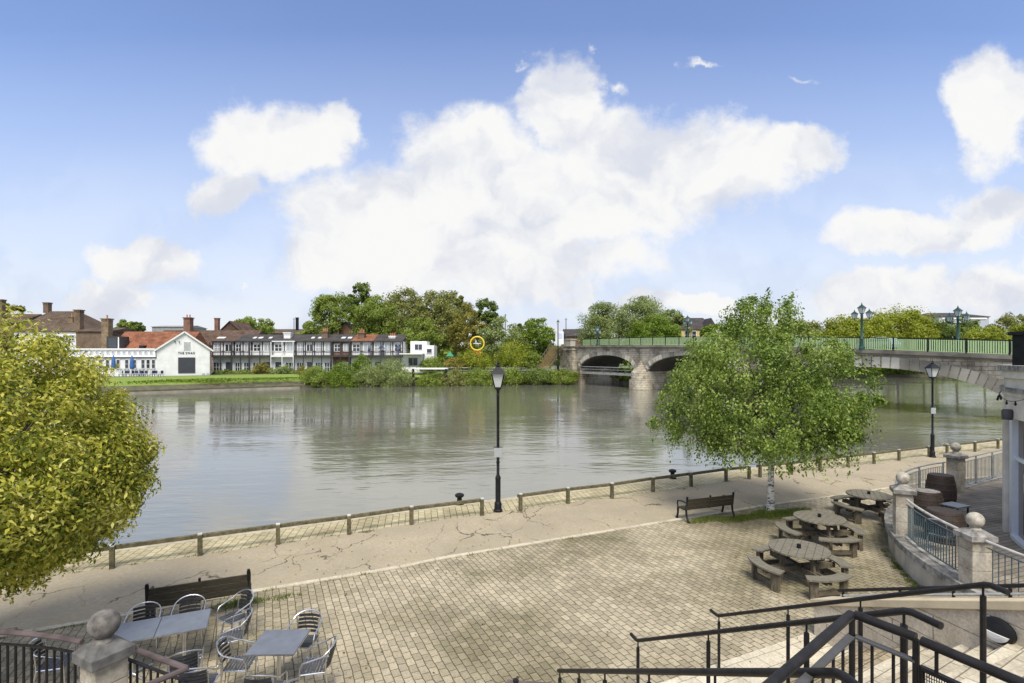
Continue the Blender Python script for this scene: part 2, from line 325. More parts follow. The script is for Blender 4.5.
def path_material():
    m, nt, P, N, L = nodes('tan_tarmac'); P.inputs['Roughness'].default_value = .9; P.inputs['Specular IOR Level'].default_value = .2
    tc = N('ShaderNodeTexCoord'); o = tc.outputs['Object']
    def noise(s, d=6, r=.6, vec=o):
        n = N('ShaderNodeTexNoise'); n.inputs['Scale'].default_value = s; n.inputs['Detail'].default_value = d; n.inputs['Roughness'].default_value = r; L(vec, n.inputs['Vector']); return n
    def mr(v, a, b, c=0, e=1):
        n = N('ShaderNodeMapRange'); L(v, n.inputs[0]); n.inputs[1].default_value = a; n.inputs[2].default_value = b; n.inputs[3].default_value = c; n.inputs[4].default_value = e; return n.outputs[0]
    def mix(f, a, b, t='MIX'):
        n = N('ShaderNodeMix'); n.data_type = 'RGBA'; n.blend_type = t
        if isinstance(f, float): n.inputs['Factor'].default_value = f
        else: L(f, n.inputs['Factor'])
        for k, v in (('A', a), ('B', b)):
            if isinstance(v, tuple): n.inputs[k].default_value = col(v)
            else: L(v, n.inputs[k])
        return n.outputs['Result']
    base = mix(mr(noise(.5).outputs['Fac'], .35, .65), (.50,.43,.29), (.35,.305,.21))
    g0 = noise(60, 3).outputs['Fac']; g1 = noise(11, 5, .7).outputs['Fac']; gm = N('ShaderNodeMath'); gm.operation = 'MULTIPLY_ADD'; L(g1, gm.inputs[0]); gm.inputs[1].default_value = .6; gm2 = N('ShaderNodeMath'); gm2.operation = 'MULTIPLY'; L(g0, gm2.inputs[0]); gm2.inputs[1].default_value = .5; L(gm2.outputs[0], gm.inputs[2]); g = gm.outputs[0]
    base = mix(mr(g, .35, .7), base, (.29,.245,.18))
    # cracks
    nd = noise(1.6, 4); sb = N('ShaderNodeVectorMath'); sb.operation = 'MULTIPLY_ADD'; L(nd.outputs['Color'], sb.inputs[0]); sb.inputs[1].default_value = (.7,.7,.7); L(o, sb.inputs[2])
    mp = N('ShaderNodeMapping'); mp.inputs['Rotation'].default_value = (0,0,R(-24)); mp.inputs['Scale'].default_value = (1.0,.55,1); L(sb.outputs[0], mp.inputs[0])
    vo = N('ShaderNodeTexVoronoi'); vo.feature = 'DISTANCE_TO_EDGE'; vo.inputs['Scale'].default_value = .95; L(mp.outputs[0], vo.inputs['Vector'])
    wid = mr(noise(.9, 3).outputs['Fac'], .42, .72, .002, .024)
    lt = N('ShaderNodeMath'); lt.operation = 'DIVIDE'; L(vo.outputs['Distance'], lt.inputs[0]); L(wid, lt.inputs[1])
    ck = mr(lt.outputs[0], 1.3, .6)
    gate = mr(noise(.45, 2).outputs['Fac'], .46, .56)
    cm = N('ShaderNodeMath'); cm.operation = 'MULTIPLY'; L(ck, cm.inputs[0]); L(gate, cm.inputs[1])
    c2 = mix(cm.outputs[0], base, (.11,.09,.055))
    st = mr(noise(1.7, 8, .72).outputs['Fac'], .52, .70, 0, .7)
    c3 = mix(st, c2, (.33,.27,.155))
    L(c3, P.inputs['Base Color'])
    h = N('ShaderNodeMath'); h.operation = 'MULTIPLY_ADD'; L(cm.outputs[0], h.inputs[0]); h.inputs[1].default_value = -1.5; L(g, h.inputs[2])
    bp = N('ShaderNodeBump'); bp.inputs['Distance'].default_value = .006; bp.inputs['Strength'].default_value = .7; L(h.outputs[0], bp.inputs['Height']); L(bp.outputs[0], P.inputs['Normal'])
    return m
m_path = path_material()

land = EDGE + [(110,-60),(-60,-60),(-60,-8)]
sheet('plaza', land, 0, m_pave)
sheet('riverside_path', offs(FENCE, .08)+offs(KERB, -.0)[::-1], .004, m_path)
sheet('quay_strip', offs(FENCE, 1.3)+offs(FENCE, .08)[::-1], .004, m_quaypave)
def ribbon(name, poly, a, b, z0, z1, m):
    A = offs(poly, a); B = offs(poly, b); mb = MB()
    for i in range(len(poly)-1):
        P = [A[i], A[i+1], B[i+1], B[i]]
        V = [(p[0],p[1],z0) for p in P]+[(p[0],p[1],z1) for p in P]
        mb.add(V, [(4,5,6,7),(0,1,5,4),(2,3,7,6),(3,2,1,0)])
    return struct(mb.build(name, m))
ribbon('kerb', KERB, -.1, .04, -.05, .022, blockmat('kerb_stones', (.60,.54,.42), (.52,.46,.35), (.3,.27,.18), .9, .5, .012, rz=R(-24), noise=.2, dirt_scale=2.5, moss=(.15,.16,.06)))
ribbon('quay_coping', FENCE, 1.3, 1.58, -.3, .012, mat('quay_coping_stone', (.50,.44,.32), (.30,.27,.19), .9, 3, bump=.004))
ribbon('quay_wall', FENCE, 1.40, 1.52, -2.2, -.301, mat('wet_quay_wall', (.16,.145,.10), (.08,.08,.05), .8, 2, bump=.01))

# ---- far side
BANK = [(-420,-60),(-200,10),(-110,60),(-78,79),(-63.4,87),(-52,96),(-41.7,104),(-28,111.5),(-13.8,116.5),(0,119),(15.8,121),(60,139),(107,159),(180,190),(400,280),(900,500)]
m_grass = mat('grass', (.15,.21,.03), (.21,.28,.045), .95, .8, bump=.05, bscale=3, detail=9, lo=.3, hi=.7)
m_mud = mat('muddy_bank', (.13,.11,.075), (.07,.075,.035), .95, 1.2, bump=.06, bscale=4)
m_ground = mat('far_ground', (.09,.13,.035), (.14,.15,.06), .95, .15, bump=.05)
def strip(name, offz, m):
    rows = [[(p[0], p[1], z) for p in offs(BANK, o)] for o, z in offz]; mb = MB(); n = len(BANK)
    V = [p for r in rows for p in r]; fs = []
    for r in range(len(rows)-1):
        for i in range(n-1): fs.append((r*n+i, r*n+i+1, (r+1)*n+i+1, (r+1)*n+i))
    mb.add(V, fs); o = mb.build(name, m); return struct(o)
strip('river_wall', [(-.0,-2.5),(0,-.35),(.35,-.3)], m_mud)
strip('bank_edge', [(.35,-.304),(1.6,.35)], m_mud)
strip('grass_bank', [(1.6,.346),(4.5,.95),(9,1.35),(13,1.5)], m_grass)
fo = offs(BANK, 13)
sheet('far_ground', fo+[(3500,1500),(3500,6000),(-3500,6000),(-3500,-60)], 1.496, m_ground)
mb = MB(); pts = [(p[0], p[1]) for p in BANK if -70 < p[0] < -46]
A = offs(BANK, -.4); B = offs(BANK, -.0)
for i in range(2, 6):
    P = [A[i], A[i+1], B[i+1], B[i]]
    mb.add([(p[0],p[1],-1.2) for p in P]+[(p[0],p[1],-.62) for p in P], [(4,5,6,7),(0,1,5,4),(2,3,7,6),(3,0,4,7),(1,2,6,5)])
tag(mb.build('mooring_ledge', mat('ledge_concrete', (.32,.295,.24), (.2,.185,.145), .9, .8)), 'long pale concrete mooring ledge at the foot of the grass bank by the white pub', 'ledge')

def water():
    m, nt, P, N, L = nodes('river_water')
    P.inputs['Base Color'].default_value = (.15,.15,.12,1); P.inputs['Roughness'].default_value = .04; P.inputs['IOR'].default_value = 2.0; P.inputs['Specular Tint'].default_value = (1,.97,.90,1)
    P.inputs['Specular IOR Level'].default_value = .9
    tc = N('ShaderNodeTexCoord'); mp = N('ShaderNodeMapping'); mp.inputs['Rotation'].default_value = (0,0,R(-24)); mp.inputs['Scale'].default_value = (.55,1.25,1); L(tc.outputs['Object'], mp.inputs[0])
    def noise(s, d, r=.55):
        n = N('ShaderNodeTexNoise'); n.inputs['Scale'].default_value = s; n.inputs['Detail'].default_value = d; n.inputs['Roughness'].default_value = r; L(mp.outputs[0], n.inputs['Vector']); return n.outputs['Fac']
    a0 = noise(1.6, 5, .6); a1 = noise(.34, 3, .5); aa = N('ShaderNodeMath'); aa.operation = 'MULTIPLY_ADD'; L(a1, aa.inputs[0]); aa.inputs[1].default_value = 2.2; L(a0, aa.inputs[2]); a = aa.outputs[0]; b = noise(.10, 5, .6)
    mr = N('ShaderNodeMapRange'); L(b, mr.inputs[0]); mr.inputs[1].default_value = .40; mr.inputs[2].default_value = .64; mr.inputs[3].default_value = .06; mr.inputs[4].default_value = .40
    ml = N('ShaderNodeMath'); ml.operation = 'MULTIPLY'; L(a, ml.inputs[0]); L(mr.outputs[0], ml.inputs[1])
    bp = N('ShaderNodeBump'); bp.inputs['Strength'].default_value = 1; bp.inputs['Distance'].default_value = .05; L(ml.outputs[0], bp.inputs['Height']); L(bp.outputs[0], P.inputs['Normal'])
    return m
sheet('river', [(-900,-900),(1500,-900),(1500,900),(-900,900)], WATER_Z, water())
# the river sheet passes under both banks, which stand above it

# ================================================================== VEGETATION
def np_mesh(name, V, Fq, m, parent=None, kind=None):
    me = bpy.data.meshes.new(name); nv = len(V); nf = len(Fq); k = Fq.shape[1]
    me.vertices.add(nv); me.vertices.foreach_set('co', V.astype(np.float32).ravel())
    me.loops.add(nf*k); me.loops.foreach_set('vertex_index', Fq.astype(np.int32).ravel())
    me.polygons.add(nf); me.polygons.foreach_set('loop_start', np.arange(0, nf*k, k, dtype=np.int32))
    try: me.polygons.foreach_set('loop_total', np.full(nf, k, dtype=np.int32))
    except Exception: pass
    me.update(); me.validate()
    o = bpy.data.objects.new(name, me); COL.objects.link(o); me.materials.append(m)
    if parent: o.parent = parent
    return o
def leaves(C, Nn, L_, W_, droop=0.0, fold=True):
    """leaf rhombi with a mid-rib fold; C centres, Nn preferred normals"""
    n = len(C); r = rng.normal(size=(n, 3)); nn = Nn*1.1+r*.75; nn /= np.linalg.norm(nn, axis=1, keepdims=True)
    t = rng.normal(size=(n, 3)); t[:, 2] -= droop; t -= nn*np.sum(t*nn, 1, keepdims=True); t /= np.linalg.norm(t, axis=1, keepdims=True)
    b = np.cross(nn, t); s = rng.uniform(.5, 1.4, (n, 1)); l = L_*s/2; w = W_*s/2
    p0 = C-t*l; p2 = C+t*l; mid = C-t*l*.15
    up = nn*w*.35
    p1 = mid+b*w+up; p3 = mid-b*w+up
    V = np.stack([p0, p1, p2, p3], 1).reshape(-1, 3); i = np.arange(n)*4
    Fq = np.stack([i, i+1, i+2, i+3], 1)
    return V, Fq
def crown(env, nclump, per, csize, LL, WW, droop=.3, surf=.55, flat=.8, seedc=None, gap=0):
    """env(n) -> centres, outward normals, of clump seeds"""
    cc, cn = env(nclump)
    idx = np.repeat(np.arange(len(cc)), per)
    r = rng.normal(size=(len(idx), 3)); r /= np.linalg.norm(r, axis=1, keepdims=True)
    rad = rng.uniform(0, 1, (len(idx), 1))**.45
    sz = (csize*rng.uniform(.55, 1.35, len(cc)))[idx][:, None]
    off = r*rad*sz; off[:, 2] *= flat
    P = cc[idx]+off
    nrm = cn[idx]*.5+r*.7+np.array([0, 0, .45])
    return leaves(P, nrm, LL, WW, droop), cc
def env_profile(prof, cx=0, cy=0, surf=.5, wob=.18, seed=0):
    """prof: list of (z, radius) ; returns env function"""
    zs = np.array([p[0] for p in prof]); rs = np.array([p[1] for p in prof])
    def env(n):
        g = np.random.default_rng(seed+11)
        w = np.interp(np.linspace(zs[0], zs[-1], 200), zs, rs)+.05; zz = np.linspace(zs[0], zs[-1], 200)
        z = g.choice(zz, n, p=(w**1.5)/np.sum(w**1.5))+g.uniform(-.5, .5, n)*(zs[-1]-zs[0])/200
        a = g.uniform(0, 2*math.pi, n)
        lump = 1+wob*np.sin(a*3+seed+z*.7)+wob*.7*np.sin(a*5-z*1.6+seed*2)
        k = 1-(g.uniform(0, 1, n)**(1/ surf if surf < 1 else 1))*surf
        r = np.interp(z, zs, rs)*lump*np.clip(k, .05, 1)
        C = np.stack([cx+r*np.cos(a), cy+r*np.sin(a), z], 1)
        zc = zs[0]+(zs[-1]-zs[0])*.4
        Nn = np.stack([np.cos(a), np.sin(a), (z-zc)/(zs[-1]-zs[0])*1.6], 1)
        return C, Nn/np.linalg.norm(Nn, axis=1, keepdims=True)
    return env
def trunk_mb(h0, cc, r0, lean=(0,0), nb=12, split=.35, n=8):
    """trunk with limbs reaching to a choice of clump centres"""
    mb = MB(); top = max(c[2] for c in cc)*.86
    P = []; R_ = []
    for i in range(8):
        f = i/7; P.append((lean[0]*f+.04*r0*8*math.sin(f*5), lean[1]*f+.03*r0*8*math.sin(f*4+1), top*f)); R_.append(r0*(1.25 if i == 0 else 1-.85*f))
    mb.tube(P, R_, n)
    order = sorted(random.sample(range(len(cc)), min(nb, len(cc))), key=lambda i: cc[i][2])
    for i in order:
        c = cc[i]; f = max(split, min(.9, (c[2]/top)*.62)); k = f*7; j = int(k); a = Vector(P[j]).lerp(Vector(P[min(j+1, 7)]), k-j)
        m = a.lerp(Vector(c), .5)+Vector((0,0,abs(c[0]-a.x)*.12+.02)); rr = r0*(1-.8*f)*.62
        mb.tube([a, m, Vector(c)], [rr, rr*.6, rr*.2], 5)
    return mb
m_bark = mat('brown_bark', (.16,.13,.10), (.07,.06,.045), .95, 3, bump=.02, stretch=(3,3,.6))
LC = {
 'mid':   leafmat('leaf_mid_green', [(.13,.18,.026),(.25,.33,.05),(.38,.46,.10)]),
 'dark':  leafmat('leaf_dark_green', [(.09,.13,.025),(.17,.24,.045),(.27,.34,.08)]),
 'olive': leafmat('leaf_olive', [(.14,.16,.035),(.28,.30,.075),(.42,.43,.16)]),
 'gold':  leafmat('leaf_gold', [(.15,.15,.03),(.31,.29,.055),(.46,.41,.10)]),
 'lime':  leafmat('leaf_lime', [(.14,.19,.015),(.31,.36,.03),(.48,.50,.07)]),
 'grey':  leafmat('leaf_grey_green', [(.15,.20,.055),(.30,.36,.12),(.44,.50,.21)]),
 'bright':leafmat('leaf_bright_green', [(.08,.14,.015),(.18,.27,.025),(.30,.40,.05)]),
}
def tree(name, label, cat, u, hw, vt, vb, Y, kind, group=None, leaf=.42, n=None, base=None, r0=None, round_=1.0, seed=0, surf=.55, sub=1, zb=None):
    """a tree standing at depth Y whose crown spans hw pixels each side of u and rises to row vt"""
    px = PX(Y); x = (u-512)*px; zg = base if base is not None else 1.4
    top = CH-(vt-HZ)*px-zg; bot = max(CH-(vb-HZ)*px-zg, .15); rad = hw*px; h = top-bot
    prof = [(bot, rad*.45), (bot+h*.12, rad*.8), (bot+h*.35, rad), (bot+h*.6, rad*.92), (bot+h*.8, rad*.68), (bot+h*.93, rad*.38), (top*.99, rad*.1)]
    if round_ < 1: prof = [(bot, rad*.8), (bot+h*.3, rad), (bot+h*.6, rad*.85), (bot+h*.85, rad*.5), (top, rad*.15)]
    t = thing(name, label, cat, (x, Y, zg), 0, group)
    nc = n or int(np.clip(1.8*rad*h, 40, 190)); per = 115
    lf = leaf*Y/130
    (V, Fq), cc = crown(env_profile(prof, seed=seed, surf=surf), nc, per, max(.5, rad*.27), lf, lf*.66, droop=.4)
    np_mesh('crown', V, Fq, LC[kind], t)
    trunk_mb(0, cc, r0 or max(.12, top*.022), nb=10, n=6).build('trunk', m_bark, t)
    return t

# ================================================================== BRIDGE  (local x runs from the near bank to the far bank, local -y is upstream)
B0 = Vector((46.4, 50.9, 0)); BA = math.atan2(.91, -.415)
m_brst = blockmat('bridge_ashlar', (.62,.56,.43), (.46,.41,.32), (.14,.125,.10), 1.1, .42, .025, axes='roof', noise=.6, dirt=(.26,.24,.21), dirt_scale=.3, bump=.03, grain=4, wob=.02)
m_vous = leafmat('voussoir_stone', [(.20,.185,.15),(.40,.37,.30),(.62,.58,.48)], rough=.9, trans=0, nscale=.35)
m_cor = mat('dark_cornice_stone', (.26,.235,.19), (.12,.11,.09), .95, .5, bump=.02)
m_palegreen = mat('pale_green_railing', (.46,.64,.28), (.52,.68,.33), .5, 1)
m_dgreen = mat('dark_green_iron', (.012,.05,.045), (.02,.07,.06), .4, 2)
m_lampglass = mat('lantern_glass', (.55,.58,.55), (.45,.48,.47), .2, 4, spec=.8)
bridge = thing('stone_bridge', 'long grey stone road bridge of three arches crossing the river with pale green railings', 'bridge', B0, BA)
def deckz(t): return 5.29+.058*(t+.4)-.00034*(t+.4)**2
ARCH = [(12.5, 15.0, -1.0, 4.95), (41.6, 9.8, 2.55, 2.9), (65.2, 9.75, 2.75, 2.85)]   # centre, half span, springing z, rise
BW = 10.5
def arch_z(t):
    for c, a, z0, b in ARCH:
        if abs(t-c) < a: return z0+b*math.sqrt(1-((t-c)/a)**2)
    return -2.6
def spandrels():
    ts = set(np.linspace(-22, 84, 70))
    for c, a, z0, b in ARCH:
        for k in range(41): ts.add(c-a*math.cos(math.pi*k/40))
    ts = sorted(ts); mb = MB(); sof = MB()
    for i in range(len(ts)-1):
        t0, t1 = ts[i], ts[i+1]; mid = (t0+t1)/2
        if t1-t0 < 1e-6: continue
        inside = any(abs(mid-c) < a for c, a, _, _ in ARCH)
        def zb(t):
            if not inside: return -2.6
            for c, a, z0, b in ARCH:
                if abs(mid-c) < a: return z0+b*math.sqrt(max(0, 1-((t-c)/a)**2))
        za, zc = zb(t0), zb(t1); u0, u1 = deckz(t0)-.35, deckz(t1)-.35
        mb.add([(t0,0,za),(t1,0,zc),(t1,0,u1),(t0,0,u0),(t0,-BW,za),(t1,-BW,zc),(t1,-BW,u1),(t0,-BW,u0)],
               [(0,1,2,3),(7,6,5,4),(3,2,6,7)]+([] if inside else [(4,5,1,0)]))
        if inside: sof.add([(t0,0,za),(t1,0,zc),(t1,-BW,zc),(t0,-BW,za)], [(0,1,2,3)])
    sof.build('arch_soffit', mat('soffit_shade_stone', (.07,.065,.055), (.04,.037,.032), .95, .5, bump=.02), bridge)  # stone darkened to paint in the shade under the arches
    # pier side walls inside the openings (below springing)
    for c, a, z0, b in ARCH:
        for t in (c-a, c+a): mb.add([(t,0,-2.6),(t,-BW,-2.6),(t,-BW,z0),(t,0,z0)], [(0,1,2,3)])
    return mb
spandrels().build('arch_wall', m_brst, bridge)
# voussoirs: individual wedge stones round each arch, a little proud of the face
for ai, (c, a, z0, b) in enumerate(ARCH):
    mb = MB(); n = 46 if ai == 0 else 27; th = 1.25 if ai == 0 else .8
    for k in range(n):
        g = .085/a
        for_ = []
        e0 = math.pi*(k/n)+g; e1 = math.pi*((k+1)/n)-g
        def pt(e, off):
            x = -math.cos(e)*a; z = math.sin(e)*b; nx, nz = x/a**2, z/b**2; l = math.hypot(nx, nz) or 1
            return (c+x+nx/l*off, z0+z+nz/l*off)
        P = [pt(e0, 0), pt(e1, 0), pt(e1, th), pt(e0, th)]
        P = [(p[0], min(p[1], deckz(p[0])-.5)) for p in P]
        mb.add([(p[0], .10, p[1]) for p in P]+[(p[0], -.3, p[1]-.004) for p in P], [(0,1,2,3),(0,1,5,4),(1,2,6,5),(2,3,7,6),(3,0,4,7)])
    mb.build('arch_stones', m_vous, bridge)
# piers with rounded cutwaters
for (t0, t1, zs) in ((27.5, 31.8, 2.2), (51.4, 55.45, 2.4)):
    mb = MB(); c = (t0+t1)/2; w = (t1-t0)/2
    for (ww, d_, za, zb_) in ((w+.1, 2.2, -2.6, .9), (w-.15, 1.8, .9, zs),):
        poly = [(c-ww, -.2)]+[(c-ww*math.cos(math.pi*k/10), d_*math.sin(math.pi*k/10)**.9 if k not in (0,10) else 0) for k in range(11)]+[(c+ww, -.2)]
        mb.prism(poly, za, zb_)
    # conical cap
    n = 10; ww = w-.25; base = [(c-ww*math.cos(math.pi*k/n), 1.7*math.sin(math.pi*k/n), zs) for k in range(n+1)]
    o = len(mb.v); mb.add(base+[(c, .05, zs+2.2)], [(k, k+1, n+1) for k in range(n)])
    mb.build('pier', m_brst, bridge)
TS = np.linspace(-22, 80, 52)
for CS in (((.55, -.5, -.35, 0), (.3, 0, -.62, -.35)), ((-BW-.55, -BW+.5, -.35, 0),)):
  mb = MB()
  for i in range(51):
      a, b = TS[i], TS[i+1]; za, zb = deckz(a), deckz(b)
      for (y0, y1, d0, d1) in CS:
          V = [(a,y0,za+d0),(b,y0,zb+d0),(b,y1,zb+d0),(a,y1,za+d0),(a,y0,za+d1),(b,y0,zb+d1),(b,y1,zb+d1),(a,y1,za+d1)]
          mb.add(V, [(3,2,1,0),(4,5,6,7),(0,1,5,4),(2,3,7,6)])
  mb.build('cornice', m_cor, bridge)
mb = MB()
for i in range(51):
    a, b = TS[i], TS[i+1]; za, zb = deckz(a)-.12, deckz(b)-.12
    mb.add([(a,-.5,za),(b,-.5,zb),(b,-BW+.5,zb),(a,-BW+.5,za)], [(0,1,2,3)])
mb.build('carriageway', mat('bridge_tarmac', (.06,.06,.06), (.05,.05,.05), .9, 2), bridge)
RH = 1.42
for side, yy in ((0, .25), (1, -BW-.25)):
    top = MB(); posts = []; bars = MB(); dk = MB()
    t = -8.0; first = True
    while t < 74:
        z = deckz(t)
        if side == 0 or int(t) % 2 == 0: posts.append(t)
        t += 3.4
    for i in range(len(posts)):
        t = posts[i]; z = deckz(t)
        pm = MB().box((t, yy, z+RH/2), (.12, .12, RH+.1)).box((t, yy, z+RH+.06), (.17,.17,.05)); pm.build('railing_post', m_iron, bridge)
        if i+1 < len(posts):
            u = posts[i+1]; zu = deckz(u)
            top.bar((t,yy,z+RH), (u,yy,zu+RH), .09, .08); bars.bar((t,yy,z+.12), (u,yy,zu+.12), .07, .06); bars.bar((t,yy,z+RH-.16), (u,yy,zu+RH-.16), .04, .05)
            n = max(6, int((u-t)/.20))
            for k in range(1, n):
                x = t+(u-t)*k/n; zz = deckz(x); bars.box((x, yy, zz+RH/2+.02), (.095, .035, RH-.2)); dk.box((x+.1, yy+.02, zz+RH/2+.02), (.03, .03, RH-.2))
    top.build('top_rail', m_iron, bridge); bars.build('baluster_panel', m_palegreen, bridge); dk.build('dark_balusters', m_iron, bridge)
# parapet end block and abutment tower at the far bank
mb = MB().box((79.6,.1,deckz(79)+.7), (3.4,1.3,1.5)).box((79.6,.1,deckz(79)+1.52), (3.8,1.6,.2)); mb.build('parapet_block', m_vous, bridge)
mb = MB().box((79.2,.45,2.6), (5.6,1.4,9.2)).box((79.2,.5,6.95), (6.0,1.7,.3)); mb.build('abutment', m_brst, bridge)
mb = MB().box((-12,.6,1.2), (14,2.0,8.6)); mb.build('abutment', m_brst, bridge)

def lantern(mb_f, mb_g, c, s=1.0):
    """four-sided tapering lantern; c = bottom centre"""
    c = Vector(c)
    def ring(h, z): return [(c.x-h, c.y-h, c.z+z), (c.x+h, c.y-h, c.z+z), (c.x+h, c.y+h, c.z+z), (c.x-h, c.y+h, c.z+z)]
    b, t = ring(.10*s, .06*s), ring(.19*s, .46*s)
    mb_g.add(b+t, [(0,1,5,4),(1,2,6,5),(2,3,7,6),(3,0,4,7)])
    for i in range(4): mb_f.bar(b[i], t[i], .028*s)
    mb_f.box((c.x,c.y,c.z+.03*s), (.2*s,.2*s,.07*s))
    e, m2 = ring(.25*s, .46*s), ring(.07*s, .68*s)
    mb_f.add(e+m2, [(3,2,1,0),(4,5,6,7),(0,1,5,4),(1,2,6,5),(2,3,7,6),(3,0,4,7)])
    mb_f.lathe((c.x,c.y,c.z+.66*s), [(.06*s,0),(.075*s,.06*s),(.03*s,.10*s),(.045*s,.14*s),(.012*s,.19*s),(.004*s,.28*s)], 8)
def bridge_lamp(t, y, h, label):
    p = B0+Matrix.Rotation(BA, 4, 'Z') @ Vector((t, y, 0)); z = deckz(t)
    o = thing('bridge_lamp', label, 'street lamp', (p.x, p.y, z), BA, 'lamps on the bridge')
    s = 1.5; hh = h-.95*s
    MB().lathe((0,0,0), [(.3,0),(.3,.25),(.2,.35),(.17,1.2),(.2,1.3),(.13,1.4),(.12,hh-.3),(.16,hh-.25),(.12,hh)], 10).build('post', m_dgreen, o, True)
    a = MB(); 
    for sx in (-1, 1): a.tube([(0,0,hh-.75), (sx*.5,0,hh-.8), (sx*.85,0,hh-.72), (sx*.85,0,hh-.5)], .045, 6)
    a.build('arm', m_dgreen, o)
    for (x, z_) in ((0, hh), (-.85, hh-.55), (.85, hh-.55)):
        f = MB(); g = MB(); lantern(f, g, (x,0,z_), s if x == 0 else s*.85); q = f.build('lantern', m_dgreen, o); g.build('glass', m_lampglass, q)
bridge_lamp(12.35, .42, 5.6, 'green triple lantern lamp standing on the bridge in front of the parked teal car')
bridge_lamp(7.64, -9.7, 5.5, 'green triple lantern lamp on the far side of the bridge before the dark roofed building')
bridge_lamp(51.7, -9.7, 6.0, 'dark lamp on the bridge beside the slate roofed yellow building')
bridge_lamp(67.4, .42, 4.4, 'small lamp on the bridge above its farthest arch')

def make_car():
    p = B0+Matrix.Rotation(BA, 4, 'Z') @ Vector((12.7, -3.2, 0))
    t = thing('car', 'pale teal hatchback car driving over the bridge behind the green railing', 'car', (p.x, p.y, deckz(12.7)-.12), BA)
    body = MB(); w = .88
    prof = [(-2.15,.35),(-2.2,.75),(-2.0,.98),(-1.3,1.05),(1.25,1.05),(2.05,.85),(2.2,.6),(2.15,.35)]
    body.ext([(x,-w,z) for x, z in prof], (0,-w,0), (0,w,0))
    body.build('body', mat('teal_paint', (.42,.58,.60), (.4,.55,.57), .25, 1, spec=.8), t, bevel=.05)
    cab = [(-1.95,1.0),(-1.65,1.5),(-.3,1.62),(.5,1.52),(1.25,1.02)]
    c2 = MB().ext([(x,-.78,z) for x, z in cab], (0,-.78,0), (0,.78,0)); c2.build('cabin', mat('teal_paint', (.22,.42,.44)), t, bevel=.05)
    for sy in (-1, 1):
        wn = [(-1.6,1.08),(-1.45,1.42),(-.35,1.5),(.4,1.42),(.95,1.08)]
        MB().ext([(x, sy*.785, z) for x, z in wn], (0,0,0), (0,.012*sy,0)).build('window', glassmat('car_glass', (.03,.04,.045)), t)
        for x in (-1.3, 1.3):
            wb = MB(); wb.tube([(x, sy*.72, .33), (x, sy*.93, .33)], .33, 14); q = wb.build('wheel', mat('tyre', (.02,.02,.02)), t)
            MB().tube([(x, sy*.90, .33), (x, sy*.945, .33)], .19, 10).build('rim', m_alu, q)
make_car()

# ================================================================== FAR BUILDINGS
m_tileb = blockmat('brown_roof_tiles', (.15,.105,.075), (.11,.08,.06), (.06,.045,.035), .5, .28, .02, axes='roof', noise=.4, dirt_scale=.4, bump=.02, grain=3)
m_tiler = blockmat('orange_roof_tiles', (.33,.135,.075), (.23,.105,.06), (.2,.075,.04), .45, .25, .02, axes='roof', noise=.5, dirt=(.5,.45,.4), dirt_scale=.5, bump=.02, grain=3)
m_tilem = blockmat('mixed_roof_tiles', (.16,.10,.07), (.115,.075,.055), (.06,.045,.035), .45, .25, .02, axes='roof', noise=.5, dirt_scale=.5, bump=.02, grain=3)
m_slate = blockmat('dark_slate', (.085,.075,.07), (.065,.06,.06), (.04,.038,.036), .4, .22, .015, axes='roof', noise=.4, dirt_scale=.6, bump=.015, grain=3)
m_brickb = blockmat('brown_brick', (.26,.18,.12), (.20,.14,.095), (.16,.13,.10), .25, .08, .012, axes='wall', noise=.4, dirt_scale=.6, bump=.01)
m_brickr = blockmat('red_brick', (.29,.145,.095), (.22,.11,.075), (.25,.2,.16), .25, .08, .012, axes='wall', noise=.4, dirt_scale=.6, bump=.01)
m_tan = blockmat('tan_brick', (.36,.27,.17), (.29,.21,.13), (.2,.16,.11), .25, .08, .012, axes='wall', noise=.5, dirt_scale=.8, bump=.01)
m_pot = mat('orange_pot', (.50,.20,.10), (.38,.15,.08), .8, 4)
m_pane = glassmat('dark_pane', (.035,.045,.055), .12)
m_panel = glassmat('pale_pane', (.38,.41,.43), .2)
m_lead = mat('grey_flat_roof', (.34,.34,.34), (.25,.25,.25), .7, 1)

def chimney(name, parent, u, vt, vb, w, Y, m, pots=0, potm=None, label=None, cat=None):
    px = PX(Y); x = (u-512)*px; z1 = CH-(vt-HZ)*px; z0 = CH-(vb-HZ)*px; W_ = w*px
    mb = MB().box((x,Y,(z0+z1)/2), (W_,W_*.9,z1-z0)).box((x,Y,z1-.12), (W_*1.22,W_*1.1,.24)).box((x,Y,z1-.5), (W_*1.1,W_*1.0,.12))
    o = mb.build(name, m, parent)
    if label: tag(o, label, cat)
    for i in range(pots):
        xx = x+(i-(pots-1)/2)*W_*.9/max(1, pots)
        MB().lathe((xx,Y,z1), [(.20,0),(.15,.1),(.14,.6),(.18,.65),(.17,.75)], 8).build('chimney_pot', potm or m_pot, o)
    return o
def rel(parent_loc, mb): 
    mb.v = [(v[0]-parent_loc[0], v[1]-parent_loc[1], v[2]-parent_loc[2]) for v in mb.v]; return mb
def window(par, x, y, z, w, h, cols=2, rows=1, m=None, pane=None, fr=.10):
    """window on a wall facing -y: frame part with its pane as sub-part; x,z centre"""
    f = MB()
    f.box((x, y-.05, z+h/2), (w+fr, .16, fr)).box((x, y-.05, z-h/2), (w+fr, .2, fr))
    for i in range(cols+1): f.box((x-w/2+w*i/cols, y-.052, z), (fr if i in (0, cols) else fr*.7, .14, h-fr))
    for j in range(1, rows): f.box((x, y-.06, z-h/2+h*j/rows), (w, .1, fr*.7))
    q = f.build('window', m or m_trim, par)
    MB().box((x, y-.02, z), (w-.02, .05, h-.02)).build('pane', pane or m_pane, q)
    return q
